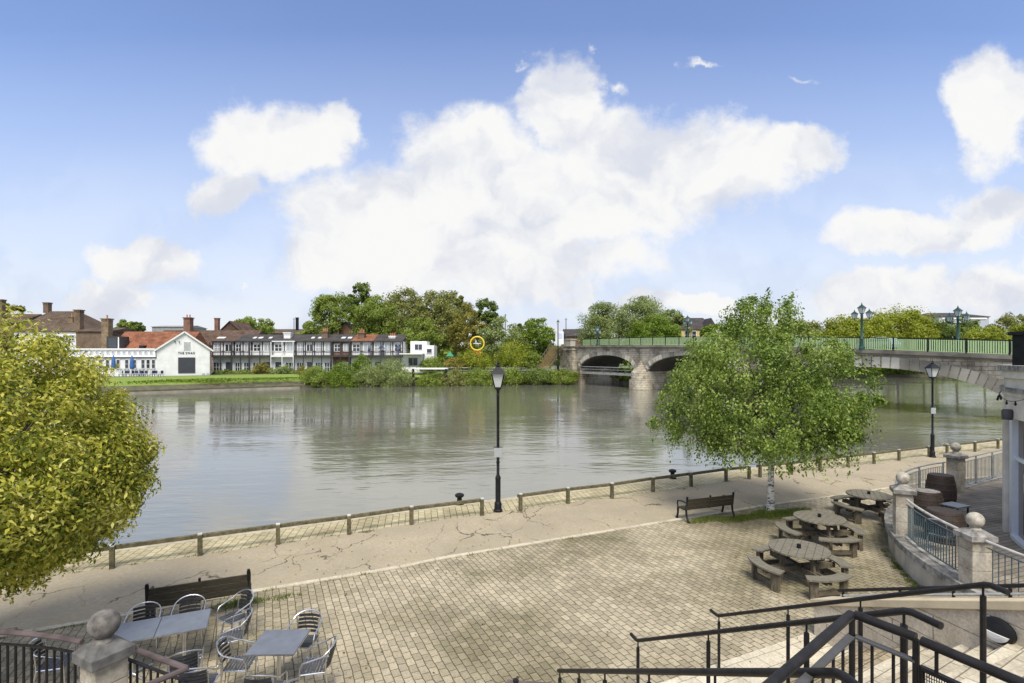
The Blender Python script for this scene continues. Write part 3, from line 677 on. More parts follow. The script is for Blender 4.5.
def lookup(u, v, Y): 
    p = WP(u, v, Y); return p.x, p.z

# --- the white gabled pub building
Y = 106; px = PX(Y)
x0, _ = lookup(158, 0, Y); x1, _ = lookup(211, 0, Y); ze = lookup(0, 349.5, Y)[1]; zr = lookup(0, 332, Y)[1]; xc = (x0+x1)/2; zb = 1.1
pub = thing('pub_building', 'white gable-fronted riverside pub building with a large dark shutter', 'building', (xc, Y, zb))
def L_(mb): return rel((xc, Y, zb), mb)
w = MB(); D = 16
gp = [(x0,Y,zb-.5),(x1,Y,zb-.5),(x1,Y,ze),(xc,Y,zr-.15),(x0,Y,ze)]
L_(w.ext(gp, (0,0,0), (0,D,0))).build('wall', m_white, pub)
for s, xe in ((-1, x0), (1, x1)):
    r = MB(); sl_ = (zr-ze)/(xc-x0); ex = xe+s*.5; ez = ze-.5*sl_
    P = [(xc,Y-.3,zr),(ex,Y-.3,ez),(ex,Y+D,ez),(xc,Y+D,zr)]
    r.add([(p[0],p[1],p[2]) for p in P]+[(p[0],p[1],p[2]+.22) for p in P], [(0,1,2,3),(7,6,5,4),(0,4,5,1),(1,5,6,2),(2,6,7,3),(3,7,4,0)])
    L_(r).build('roof', m_tileb, pub)
    b = MB(); b.bar((xc,Y-.34,zr+.02), (ex,Y-.34,ez+.02), .08, .3, up=Vector((0,0,1))); L_(b).build('barge_board', m_trim, pub)
sx0, sz0 = lookup(178.3, 373, Y); sx1, sz1 = lookup(195, 357.4, Y)
L_(MB().box(((sx0+sx1)/2, Y-.06, (sz0+sz1)/2), (sx1-sx0, .12, sz1-sz0))).build('shutter', mat('charcoal_shutter', (.035,.04,.05), (.045,.05,.06), .6, 1), pub)
vx, vz = lookup(187, 346, Y); vb_ = MB()
for k in range(7): vb_.box((vx, Y-.05, vz-.7+k*.24), (1.1,.10,.12))
L_(vb_.box((vx-.58,Y-.05,vz), (.08,.12,1.8)).box((vx+.58,Y-.05,vz), (.08,.12,1.8))).build('louvre_vent', mat('vent_grey', (.55,.55,.54), (.5,.5,.5)), pub)
for uu in (175.3, 179.3):
    a, b = lookup(uu, 342, Y); L_(MB().lathe((a, Y-.2, b-.1), [(.1,0),(.14,.1),(.08,.25)], 8)).build('floodlight', m_iron, pub)
cu = bpy.data.curves.new('lettering', 'FONT'); cu.body = 'THE SWAN'; cu.size = 1.0; cu.align_x = 'CENTER'; cu.extrude = .03; cu.space_character = 1.25; cu.offset = .012
to = bpy.data.objects.new('tmp', cu); COL.objects.link(to); bpy.context.view_layer.update()
me = bpy.data.meshes.new_from_object(to.evaluated_get(bpy.context.evaluated_depsgraph_get())); bpy.data.objects.remove(to)
lt = bpy.data.objects.new('lettering', me); COL.objects.link(lt); me.materials.clear(); me.materials.append(m_black); lt.parent = pub
lx, lz = lookup(186.5, 354, Y); lt.location = (lx-xc, -.06, lz-zb); lt.rotation_euler = (R(90), 0, 0); lt.scale = (.56, .62, 1)
L_(MB().tube([(x1-.15,Y-.12,zb),(x1-.15,Y-.12,ze-.3)], .07, 6)).build('downpipe', m_iron, pub)
for uu in (203.5, 208):
    a, b = lookup(uu, 374.5, Y); L_(MB().box((a, Y-.5, b-.3), (.7,.4,.6)).box((a, Y-.5, b+.1), (.5,.3,.2))).build('planter_box', m_panel, pub)

pub.rotation_euler = (0,0,R(33)); pub.scale = (.87, 1, 1)

# --- the long white pub extension
Y = 107; ex0, _ = lookup(60, 0, Y); ex1, _ = lookup(157, 0, Y)
extn = thing('pub_extension', 'long low white pub extension with a row of dark windows under a glazed upper storey', 'building', ((ex0+ex1)/2, Y, 1.1)); E0 = ((ex0+ex1)/2, Y, 1.1)
def zz(v): return lookup(0, v, Y)[1]
rel(E0, MB().box(((ex0+ex1)/2, Y+3, (zz(357.6)+.6)/2), (ex1-ex0, 6, zz(357.6)-.6))).build('ground_storey', m_white, extn)
rel(E0, MB().box(((ex0+ex1)/2-.6, Y+4, (zz(349)+zz(357.6))/2), (ex1-ex0-1.5, 5, zz(349)-zz(357.6)))).build('upper_storey', m_white, extn)
rel(E0, MB().box(((ex0+ex1)/2, Y-.05, zz(357.3)), (ex1-ex0+.2, .5, .16))).build('fascia', m_black, extn)
rel(E0, MB().box(((ex0+ex1)/2-.6, Y+1.4, zz(349.0)), (ex1-ex0-1.3, .3, .3))).build('parapet', m_trim, extn)
for k in range(17):
    u = 64+k*5.5
    a = lookup(u, 0, Y)[0]-E0[0]; window(extn, a, 1.48, zz(352.5)-1.1, .62, .65, 1, 1, m_trim, m_panel, .06)
for k, u in enumerate([70,76,82,88,94,101,108,118.5,127.2,135.0,138.8+4.6,148.5,153.8]):
    a = lookup(u, 0, Y)[0]-E0[0]; window(extn, a, -.02, zz(364)-1.1, .72, 1.75, 1, 2, m_trim, m_pane, .08)
tr = MB()
for k in range(26):
    a = ex0+k*(ex1-ex0)/26; b = a+(ex1-ex0)/26; m_ = (a+b)/2
    tr.bar((a,Y-.6,zz(369.2)), (m_,Y-.6,zz(372)), .07).bar((m_,Y-.6,zz(372)), (b,Y-.6,zz(369.2)), .07)
tr.box(((ex0+ex1)/2,Y-.6,zz(369)), (ex1-ex0,.1,.09)).box(((ex0+ex1)/2,Y-.6,zz(372.2)), (ex1-ex0,.1,.09))
rel(E0, tr).build('trellis', mat('grey_trellis', (.35,.36,.34), (.3,.3,.28)), extn)
yf = 101.5
fx0 = (60-512)*PX(yf); fx1 = (163-512)*PX(yf)
tag(MB().box(((fx0+fx1)/2, yf, 1.9), (fx1-fx0, .12, .95)).box(((fx0+fx1)/2, yf, 2.42), (fx1-fx0, .2, .1)).build('terrace_wall', m_white), 'low white terrace wall at the top of the grass bank before the pub extension', 'wall')
for u in (113.5, 132.0):
    p = WP(u, 371, 104.5); z0 = 1.3
    o = thing('folded_parasol', 'folded blue parasol standing on the pub terrace, %s' % ('left one of the two' if u < 120 else 'right one of the two'), 'parasol', (p.x, 104.5, z0), 0, 'folded parasols on the pub terrace')
    MB().tube([(0,0,0),(0,0,4.3)], .05, 6).build('pole', m_greyr, o)
    MB().lathe((0,0,1.5), [(.30,0),(.42,.5),(.36,1.6),(.15,2.4),(.03,2.8)], 9).build('canopy', mat('blue_canvas', (.05,.14,.36), (.04,.11,.30), .9, 2), o)
m_navy = mat('navy_furniture', (.03,.05,.11), (.05,.07,.13), .6, 2)
gc = MB()
gc.box((0,0,.45),(.5,.5,.06)).box((0,.24,.8),(.5,.05,.5)).box((.27,0,.65),(.05,.5,.05)).box((-.27,0,.65),(.05,.5,.05))
for a in (-.22,.22):
    for b in (-.22,.22): gc.box((a,b,.22),(.05,.05,.44))
gcm = None
CHL = ['leftmost small navy garden chair on the pub terrace']+['%s small navy garden chair from the left on the pub terrace' % w for w in ('second','third','fourth','fifth','sixth','seventh','eighth','ninth','tenth')]+['small navy garden chair nearest the white gable on the pub terrace']
for i, u in enumerate([121.5,125,128.5,132.5,136.5,139.5,142,146,153,155.5,161.5]):
    if gcm is None: o = gc.build('garden_chair', m_navy); gcm = o
    else: o = gcm.copy(); COL.objects.link(o)
    z = lookup(0, 376.5, 100.6)[1]; o.location = ((u-512)*PX(100.6), 100.4, 1.42); o.rotation_euler = (0,0,random.uniform(-2,2)); o.scale = (1.15,)*3
    tag(o, CHL[i], 'chair', 'navy chairs on the pub terrace')

# --- generic ridge-roofed building in pixel terms
def ridge_house(name, label, u0, u1, vr, ve, vb, Y, depth, wall, roof, hip=0.0, hipr=None, overhang=.3, gable_front=False, vback=None):
    x0 = (u0-512)*PX(Y); x1 = (u1-512)*PX(Y); zr = CH-(vr-HZ)*PX(Y); ze = CH-(ve-HZ)*PX(Y); zb = CH-(vb-HZ)*PX(Y); c = (x0+x1)/2
    t = thing(name, label, 'building', (c, Y, zb)); O = (c, Y, zb)
    if gable_front:
        rel(O, MB().ext([(x0,Y,zb),(x1,Y,zb),(x1,Y,ze),(c,Y,zr-.1),(x0,Y,ze)], (0,0,0), (0,depth,0))).build('wall', wall, t)
        for s, xe in ((-1, x0), (1, x1)):
            P = [(c,Y-.3,zr),(xe+s*.3,Y-.3,ze-.3*(zr-ze)/(c-x0)),(xe+s*.3,Y+depth,ze-.3*(zr-ze)/(c-x0)),(c,Y+depth,zr)]
            rel(O, MB().add(P+[(p[0],p[1],p[2]+.2) for p in P], [(0,1,2,3),(7,6,5,4),(0,4,5,1),(1,5,6,2),(2,6,7,3),(3,7,4,0)])).build('roof', roof, t)
        return t, O
    rel(O, MB().box((c, Y+depth/2, (zb+ze)/2), (x1-x0, depth, ze-zb))).build('wall', wall, t)
    h0 = hip*(x1-x0); h1 = (hipr if hipr is not None else hip)*(x1-x0); o_ = overhang
    e = [(x0-o_,Y-o_,ze),(x1+o_,Y-o_,ze),(x1+o_,Y+depth+o_,ze),(x0-o_,Y+depth+o_,ze)]
    r_ = [(x0-o_+h0,Y+depth/2,zr),(x1+o_-h1,Y+depth/2,zr)]
    rel(O, MB().add(e+r_+[(p[0],p[1],p[2]-.2) for p in e], [(0,1,5,4),(1,2,5),(2,3,4,5),(3,0,4),(6,7,8,9),(0,1,7,6),(1,2,8,7),(2,3,9,8),(3,0,6,9)])).build('roof', roof, t)
    return t, O

t, O = ridge_house('brown_house', 'large brown hip-roofed house at the far left behind the yellow-green tree', 14, 80, 308.5, 331, 374, 122, 14, m_white, m_tileb, hip=.16, hipr=.42)
rel(O, chimney('chimney', None, 47.5, 302.5, 312, 5.0, 127, m_brickb)) if False else None
def chim(t, O, *a, **k):
    o = chimney('chimney', t, *a, **k)
    for q in [o]+list(o.children): q.data.transform(Matrix.Translation((-O[0], -O[1], -O[2])))
chim(t, O, 47.5, 302.5, 313, 5.0, 129, m_brickb)
chim(t, O, 72, 316.5, 332, 4.5, 125, m_tan, pots=1)
for u in (56, 66, 72): window(t, (u-512)*PX(122)-O[0], -.02, (CH-(338-HZ)*PX(122))-O[2], 1.2, 1.3, 2, 1)
t, O = ridge_house('brick_cottage', 'small brown roofed house partly hidden at the left edge of the view', -12, 18, 312, 323, 372, 128, 12, m_brickb, m_tilem, hip=.0)
chim(t, O, 1.5, 299.5, 318, 5.0, 130, m_brickb)
t, O = ridge_house('brick_wing', 'long low brown brick building between the hip-roofed house and the tall tan chimney', 76, 112, 326.5, 331, 374, 119, 9, m_brickb, m_tileb)
chim(t, O, 79, 309.8, 331, 6.0, 121, m_brickb); chim(t, O, 107.2, 318.5, 350, 7.0, 117.5, m_tan, pots=1)
t, O = ridge_house('tiled_house', 'wide building with a bright orange tiled roof and a dark dormer behind the pub extension', 111, 186, 330.5, 350, 374, 113, 9, m_brickr, m_tiler)
a, b = lookup(117, 344, 112.5); dm = MB().box((a-O[0], -.2, b-O[2]+.3), (2.6,3,2.6)); q = dm.build('dormer', m_slate, t); MB().box((a-O[0], -1.72, b-O[2]+.2), (1.7,.06,2.0)).build('pane', m_pane, q)
MB().box((a-O[0]+1.25, -1.75, b-O[2]+.2), (.2,.1,2.4)).build('frame', m_trim, q)
a, b = lookup(141, 347.5, 112.5); MB().box((a-O[0], .1, b-O[2]), (1.0,1,.9)).build('vent_box', m_iron, t)
t, O = ridge_house('hillside_house', 'reddish-brown tiled house whose roof shows behind the ridge of the white gable', 150, 250, 329, 345, 372, 138, 12, m_brickr, m_tilem)
chim(t, O, 188.5, 317.5, 333, 6.5, 141, m_brickr, pots=2)
t, O = ridge_house('gabled_house', 'red gabled house with a pointed tile roof behind the left end of the timbered terrace', 217, 243, 321.5, 334, 350, 146, 10, m_tilem, m_tilem, gable_front=True)
chim(t, O, 217.2, 318, 334, 3.8, 147, m_brickr)
t, O = ridge_house('distant_hall', 'pale flat-topped building far behind the orange tiled roof', 152, 186, 324.5, 326.5, 335, 210, 14, m_lead, m_lead)
t, O = ridge_house('distant_store', 'low grey roofed building far behind the timbered terrace', 262, 330, 328, 333, 345, 175, 14, m_brickb, m_tileb)
chim(t, O, 297.2, 317.5, 330, 2.4, 180, m_iron)
t, O = ridge_house('dark_roofed_house', 'dark gabled roof rising in front of the tall trees behind the terrace', 330, 360, 323, 336, 350, 140, 10, m_brickr, m_slate, gable_front=True)
chim(t, O, 337, 320, 340, 4.5, 139, m_tan, pots=1)

# --- timbered riverside terrace: each house of the row is a thing
TY = 125; TP = PX(TY)
def tz(v): return CH-(v-HZ)*TP
GB = 1.45
def terrace_house(u0, u1, label, kind, chim_=None, sky=()):
    x0 = (u0-512)*TP; x1 = (u1-512)*TP; c = (x0+x1)/2; W_ = x1-x0
    t = thing('terrace_house', label, 'house', (c, TY, GB), 0, 'timbered houses along the far bank'); O = (c, TY, GB)
    e = tz(341.5)-GB; mid = tz(356)-GB; rz_ = tz(333.5)-GB
    wall = {'brick': m_brickr, 'white': m_white, 'cream': m_white}[kind['wall']]
    MB().box((0, 4, e/2), (W_-.05, 8, e)).build('wall', wall, t)
    P = [(-W_/2, -.5, e), (W_/2, -.5, e), (W_/2, 5, rz_), (-W_/2, 5, rz_), (-W_/2, 10, e), (W_/2, 10, e)]
    MB().add(P, [(0,1,2,3),(3,2,5,4),(0,3,4),(1,5,2),(0,4,5,1)]).build('roof', kind.get('roof', m_slate), t)
    MB().box((0, -.55, e+.02), (W_, .25, .24)).build('gutter_board', m_black if kind.get('dark', 1) else m_trim, t)
    # first floor windows between black posts
    n = max(2, round(W_/2.4)); bw = W_/n; tm = MB()
    for i in range(n+1): tm.box((-W_/2+.1+(W_-.2)*i/n, -.06, (mid+e)/2), (.2, .14, e-mid-.2))
    tm.box((0, -.08, mid+1.05), (W_, .08, .12)) if kind['wall'] != 'brick' else None
    tm.build('timber_frame', m_black, t)
    for i in range(n):
        x = -W_/2+bw*(i+.5)
        window(t, x, -.02, mid+1.95, bw*.66, 1.7, 2, 1 if i % 2 else 2, m_trim, m_pane if (i+int(u0)) % 3 == 0 else m_panel, .16)
        if (i+int(u0)) % 4 == 1: window(t, x, -.02, 1.5, bw*.5, 2.0, 1, 1, m_black, m_pane, .12)
        else: window(t, x, -.02, 1.4, bw*.78, 2.2, 3, 2, m_trim, m_pane, .12)
    # balcony
    bd = kind.get('bal', 1.3)
    if bd:
        b = MB().box((0, -bd/2, mid+.0), (W_, bd, .2)).box((0, -bd, mid-.02), (W_, .12, .45)); q = b.build('balcony', m_black if kind.get('dark', 1) else m_trim, t)
        r = MB(); rm = m_black if kind.get('dark', 1) and not kind.get('wbal') else m_trim
        r.box((0, -bd, mid+1.15), (W_, .08, .08)); nb = int(W_/.35)
        for i in range(nb+1): r.box((-W_/2+W_*i/nb, -bd, mid+.6), (.09 if kind.get('wbal') else .05, .05, 1.05))
        r.build('balustrade', rm, q)
        ps = MB()
        for i in range(n+1): ps.box((-W_/2+.1+(W_-.2)*i/n if 0 < i < n else (-W_/2+.1 if i == 0 else W_/2-.1), -bd, e/2-.1), (.16,.16,e-.1))
        ps.build('veranda_posts', m_black if kind.get('dark', 1) else m_trim, t)
    for (u, w) in sky:
        x = (u-512)*TP-c; f = .45; MB().box((x, -.5+5.5*f, e+(rz_-e)*f+.12), (w*TP, 1.1, .1), M=Matrix.Translation((0,0,0)) @ Matrix.Rotation(math.atan2(rz_-e, 5.5), 4, 'X')).build('skylight', m_trim, t)
    if chim_:
        for (u, vt, w, m, pots) in chim_:
            o = chimney('chimney', t, u, vt, 343, w, TY+2.5, m, pots)
            for q in [o]+list(o.children): q.data.transform(Matrix.Translation((-O[0], -O[1], -O[2])))
terrace_house(212.5, 234.5, 'first timbered house next to the white gable, with a brown tiled roof', dict(wall='white', roof=m_tilem), sky=[(217, 8)])
terrace_house(234.5, 252, 'narrow black and white house second from the white gable', dict(wall='white'), sky=[(257-6, 3)])
terrace_house(252, 273, 'house with a white balcony in the left half of the timbered terrace', dict(wall='white', wbal=1), sky=[(257, 4), (267, 3)])
terrace_house(273, 296, 'house with a white bay balcony and a white chimney in the timbered terrace', dict(wall='white', dark=0, wbal=1), [(288.3, 332.5, 6.5, m_white, 0)])
terrace_house(296, 333, 'wide timbered house with white french windows and a brick chimney at its right', dict(wall='white'), [(325.5, 331, 6, m_brickb, 3)], sky=[(310, 3), (317, 3)])
terrace_house(333, 351, 'red brick house in the middle of the timbered terrace', dict(wall='brick'), sky=[(341, 4), (347.5, 4)])
terrace_house(351, 373, 'timbered house with an orange tiled roof and brick chimney stack', dict(wall='white', roof=m_tiler), [(362, 332.5, 6, m_brickb, 3)])
terrace_house(373, 403, 'right hand timbered house with a dark balcony and a white chimney with orange pots', dict(wall='cream', bal=2.2), [(392.7, 336, 6, m_white, 3)])
Yw = 123; o = thing('modern_house', 'white flat-roofed modern house at the right end of the timbered terrace', 'house', ((413.5-512)*PX(Yw), Yw, GB))
MB().box((-.1,3,2.2), (4.6,6,4.4)).build('wall', m_white, o); MB().box((.0,1.2,4.5), (5.2,9,.25)).build('balcony', m_trim, o)
MB().box((.9,4,6), (3.8,5,3.0)).build('upper_storey', m_white, o); MB().box((3.5,3,4), (2.4,5,5)).build('side_wing', m_white, o)
window(o, -.1, -.02, 2.7, 2.2, 1.9, 2, 1); window(o, .9, 1.48, 6.1, 1.8, 1.4, 2, 1); window(o, 3.6, .48, 5.2, 1.2, 1.0, 1, 1)
MB().box((.5,-2.0,.9), (6.2,.15,1.1)).build('garden_wall', m_white, o)
for u in (369, 381.5, 398.5):
    z0 = tz(356)+.1; o = thing('balcony_parasol', {369: 'folded navy parasol left of the two others on the dark balcony', 381.5: 'open dark parasol in the middle of the dark balcony', 398.5: 'dark navy parasol on the balcony below the white chimney'}[u], 'parasol', ((u-512)*PX(TY-1), TY-1.0, z0), 0, 'parasols on the balcony')
    MB().tube([(0,0,0),(0,0,2.5)], .04, 6).build('pole', m_greyr, o); MB().lathe((0,0,0), [(.9,1.6),(.05,2.4)] if u > 370 else [(.25,.9),(.3,1.4),(.03,2.4)], 8).build('canopy', m_navy, o)

# --- jetty, path railing, footbridge, stairs, sign, playground
jt = thing('jetty', 'white edged landing jetty on dark posts beside the modern house', 'jetty', (WP(430, 367, 112.5).x, 112.5, 0))
MB().box((0,1,2.75), (7.4,2,.32)).build('deck', m_trim, jt)
for x in (-3.6, 3.4): MB().box((x,.2,.6), (.45,.45,4.2)).build('post', m_iron, jt)
fr = thing('path_railing', 'thin pale railing along the far towpath above the bushes', 'railing', (0,119,0)); a = WP(447, 367.6, 118.5); b = WP(586, 368.3, 123)
r = MB(); O = Vector((0,119,0)); r.bar(a-O, b-O, .09, .12); r.bar(a-O-Vector((0,0,.6)), b-O-Vector((0,0,.6)), .05, .06); r.build('rail', mat('pale_metal', (.55,.56,.54), (.45,.46,.44)), fr)
for k in range(14):
    p = a.lerp(b, k/13)-O; MB().box((p.x, p.y, p.z-.5), (.1,.1,1.1)).build('post', m_greyr, fr)
fb = thing('footbridge', 'grey towpath walkway running under the farthest arch of the bridge', 'footbridge', B0, BA)
MB().box((66, -1.5, 1.75), (21.5, 2.2, .5)).build('deck', mat('walkway_concrete', (.36,.35,.32), (.28,.27,.24)), fb)
rm = MB().box((66, -.3, 3.1), (21.5, .07, .09)).box((66, -.3, 2.55), (21.5, .05, .05)); rm.build('handrail', mat('pale_metal', (.5,.5,.5)), fb)
for k in range(9): MB().box((56.5+k*2.4, -.3, 2.5), (.09,.09,1.1)).build('post', m_greyr, fb)
# timber steps up to the bridge
st = thing('timber_steps', 'brown timber steps climbing from the far towpath up to the bridge', 'steps', (WP(548, 368, 122).x, 122, 2.0)); O = Vector(st.location)
a = WP(545, 368, 121.5)-O; b = WP(559, 347, 124)-O; s_ = MB()
for k in range(20):
    p = a.lerp(b, k/19); s_.box((p.x-.4, p.y, p.z), (2.6, 1.2, .14))
s_.build('treads', mat('ochre_timber', (.30,.20,.08), (.2,.14,.07), .9, 1), st)
for dx in (-1.8, 1.0):
    h = MB(); h.bar(a+Vector((dx,-.4,1.1)), b+Vector((dx,-.4,1.1)), .12).bar(a+Vector((dx,-.4,0)), b+Vector((dx,-.4,0)), .14, .3)
    for k in range(7): p = a.lerp(b, k/6); h.box((p.x+dx, p.y-.4, p.z+.5), (.12,.12,1.2))
    h.build('handrail', mat('brown_timber', (.16,.12,.08), (.1,.08,.06)), st)
sg = thing('notice_board', 'white notice board on posts at the far end of the bridge', 'sign', (WP(559.5, 340, 121).x, 121, 2.0)); px = PX(121)
MB().box((0,0,7.6), (1.9,.1,2.9)).build('panel', m_white, sg); MB().box((.25,-.06,8.0), (.9,.02,1.2)).build('printed_area', mat('pale_blue_print', (.45,.55,.72), (.5,.58,.7)), sg)
for x in (-.85,.85): MB().box((x,.08,4.3), (.12,.1,9.0)).build('post', m_greyr, sg)
tl = thing('towpath_lamp', 'tall dark lamp post beside the timber steps', 'street lamp', (WP(558, 366, 119.5).x, 119.5, 2.0)); 
MB().lathe((0,0,0), [(.3,0),(.3,1.6),(.13,1.8),(.1,10.6)], 8).build('post', m_iron, tl)
f = MB(); g = MB(); lantern(f, g, (0,0,10.6), 1.3); q = f.build('lantern', m_iron, tl); g.build('glass', m_lampglass, q)
for (u, vt, Y_, lab) in ((505.3, 314, 140, 'thin pole standing above the willows in the middle distance'), (566, 318, 150, 'thin pole behind the notice board at the bridge end'), (336, 310, 170, 'slim mast rising behind the terrace roofs'), (294, 318, 165, 'tv aerial pole over the terrace roofs left of the tall trees')):
    p = WP(u, vt, Y_); tag(MB().tube([(p.x,Y_,1.4),(p.x,Y_,p.z)], .11, 6).box((p.x,Y_,p.z-.4), (1.1,.05,.05)).build('pole', m_greyr), lab, 'pole')
pg = thing('climbing_frame', 'yellow ring climbing frame with a red platform among the far trees', 'play equipment', (WP(476, 350, 117).x, 121, 1.5)); px = PX(121)
rc = (350-343.5)*px+ (CH-(350-HZ)*px) -1.5
ring = MB(); ring.tube([(1.55*math.cos(k*math.pi/12), 0, rc+1.55*math.sin(k*math.pi/12)) for k in range(25)], .17, 8); ring.build('ring', mat('yellow_plastic', (.75,.55,.03), (.7,.5,.03), .4, 1), pg, True)
MB().box((0,.2,rc-2.6), (1.6,1.2,.3)).box((0,.6,rc-2.2), (1.4,.2,.8)).build('platform', mat('orange_plastic', (.65,.18,.05), (.6,.15,.04), .5, 1), pg)
for x in (-.7,.7): MB().box((x,.3,(rc-1.6)/2), (.18,.18,rc-1.6)).build('post', mat('yellow_plastic', (.7,.5,.03)), pg)
MB().box((0,0,rc), (1.8,.12,.12)).build('crossbar', m_trim, pg)
pf = thing('play_tower', 'red and green play tower left of the yellow ring', 'play equipment', (WP(457, 355, 122).x, 122, 1.5))
MB().box((-1.6,0,2.6), (1.6,1.4,1.0)).box((1.9,0,3.2), (1.3,1.2,.9)).box((0,0,2.2), (3.6,.8,.3)).build('platform', mat('red_plastic', (.60,.06,.03), (.5,.05,.03), .5, 1), pf)
for x in (-2.3,-.9,1.3,2.5): MB().box((x,0,2.0), (.2,.2,4.0)).build('post', mat('green_plastic', (.03,.25,.12)), pf)
MB().add([(-2.5,-.8,3.9),(-.7,-.8,3.9),(-.7,.8,3.9),(-2.5,.8,3.9),(-1.6,0,5.0)], [(0,1,4),(1,2,4),(2,3,4),(3,0,4),(3,2,1,0)]).build('roof', mat('green_plastic', (.03,.25,.12)), pf)

bs = thing('landing_steps', 'small dark timber landing steps set into the grass bank below the pub', 'steps', (WP(192.5, 385, 97.5).x, 98.6, -.7), R(40))
for k in range(5): MB().box((0, k*.55, .15+k*.36), (2.3, .6, .12)).build('tread', m_wood, bs)
for x in (-1.15, 1.15): MB().bar((x,-.2,.1), (x,2.3,1.75), .12, .35).build('side_board', m_wood, bs)
# --- buildings seen beyond the bridge
t, O = ridge_house('yellow_house', 'slate-roofed yellow brick building beyond the bridge above the railing', 681, 716, 316, 329, 360, 150, 14, mat('yellow_brick', (.60,.46,.20), (.5,.38,.18), .9, 1), m_slate, hip=.15)
for u in (687, 694, 709): window(t, (u-512)*PX(150)-O[0], -.02, CH-(335-HZ)*PX(150)-O[2], 1.2, 2.2, 1, 2, m_trim)
MB().add([(1.2,-.8,CH-(330-HZ)*PX(150)-O[2]),(5.4,-.8,CH-(330-HZ)*PX(150)-O[2]),(3.3,-.8,CH-(318-HZ)*PX(150)-O[2]),(1.2,3,CH-(330-HZ)*PX(150)-O[2]),(5.4,3,CH-(330-HZ)*PX(150)-O[2]),(3.3,4,CH-(318-HZ)*PX(150)-O[2])], [(0,1,2),(3,5,4),(0,2,5,3),(1,4,5,2)]).build('gable', m_slate, t)
t, O = ridge_house('office_block', 'dark flat-hipped roof of a building rising above the trees beyond the bridge', 939, 989, 310.5, 316.5, 345, 190, 20, m_panel, m_slate, hip=.22)
MB().box((0,-.1,CH-(318.5-HZ)*PX(190)-O[2]), (16,.3,.5)).build('fascia', m_trim, t)
t, O = ridge_house('long_shed', 'long grey roofed building behind the trees at the far end of the bridge', 566, 600, 328, 336, 360, 165, 12, m_brickb, m_slate)

# ================================================================== FAR TREES
FT = [
 ('broadleaf_tree','round dark green tree at the left edge of the tall group behind the terrace',332,20,291,338,142,'mid',1),
 ('broadleaf_tree','dark tall-topped tree rising highest in the group behind the terrace',362,13,281,335,150,'dark',2),
 ('broadleaf_tree','bushy mid green tree right of the highest crown',378,22,296,345,140,'mid',3),
 ('broadleaf_tree','pale olive-leaved broad tree in the middle of the tall group',405,25,289,348,146,'olive',4),
 ('broadleaf_tree','olive tree with a ragged top in the right half of the tall group',436,22,291,350,148,'olive',5),
 ('broadleaf_tree','yellowing tree standing behind the play equipment',466,17,304,350,138,'gold',6),
 ('broadleaf_tree','dark thin-crowned tree rising behind the yellowing tree',486,13,296,345,155,'dark',7),
 ('broadleaf_tree','brownish feathery tree between the olive trees and the yellowing tree',455,15,290,330,158,'olive',8),
 ('broadleaf_tree','green tree filling the gap below the olive crowns',420,20,318,352,134,'mid',9),
 ('willow','grey-green willow left of the timber steps',502,22,318,364,133,'grey',10),
 ('willow','fresh green willow beside the timber steps',538,20,317,362,134,'bright',11),
 ('dark_conifer','small dark tree peeping up between the two willows',521,5,321,345,150,'dark',12),
 ('round_tree','round green tree behind the roofs in the left part of the terrace',255,17,316,336,165,'mid',13),
 ('broadleaf_tree','green tree behind the orange tiled roof',126,12,320,336,200,'mid',14),
 ('dark_conifer','dark bluish tree behind the right part of the orange roof',136,6,321,334,200,'dark',15),
 ('broadleaf_tree','yellow-green tree at the far left behind the chimneys',10,11,303,322,170,'gold',16),
 ('broadleaf_tree','small tree behind the terrace next to the tall round one',311,12,321,345,150,'mid',17),
 ('birch_group','airy tall tree behind the left part of the bridge railing',603,24,302,345,150,'grey',18),
 ('birch_group','tallest airy tree behind the bridge railing',643,27,297,345,150,'grey',19),
 ('broadleaf_tree','bright green dense tree close behind the bridge railing',652,22,316,348,138,'bright',20),
 ('broadleaf_tree','green tree behind the bridge left of the slate-roofed yellow building',672,14,309,345,152,'grey',21),
 ('broadleaf_tree','small green tree in front of the yellow building',714,12,322,345,140,'bright',22),
 ('yellow_green_tree','lime green low tree just right of the birch crown behind the bridge',842,24,318,352,150,'lime',23),
 ('yellow_green_tree','wide spring green tree behind the triple lantern lamp',898,30,308,352,160,'lime',24),
 ('yellow_green_tree','low lime tree left of the dark roofed office block',868,20,315,352,150,'lime',25),
 ('yellow_green_tree','spring green tree between the wide one and the office block',924,18,318,352,158,'lime',26),
 ('dark_tree','dark blue-green tree in front of the office block',957,18,314,350,150,'dark',27),
 ('yellow_green_tree','low bright tree at the right end of the bridge railing',985,22,327,354,130,'lime',28),
 ('broadleaf_tree','olive green tree at the far right beyond the bridge',1012,20,314,352,150,'olive',29),
 ('yellow_green_tree','lime tree at the very right edge beyond the railing',1034,18,318,354,140,'lime',30),
 ('broadleaf_tree','tree hidden mostly by the birch, beyond the middle of the bridge',745,24,318,352,160,'grey',31),
 ('broadleaf_tree','pale tree beyond the bridge behind the right part of the birch crown',795,30,322,352,160,'olive',32),
]
for (nm, lab, u, hw, vt, vb, Y, kind, sd) in FT:
    tree(nm, lab, 'tree', u, hw, vt, vb, Y, kind, 'trees beyond the river', seed=sd, n=None, surf=.55 if 'airy' not in lab else .85, leaf=.44 if 'airy' not in lab else .40)
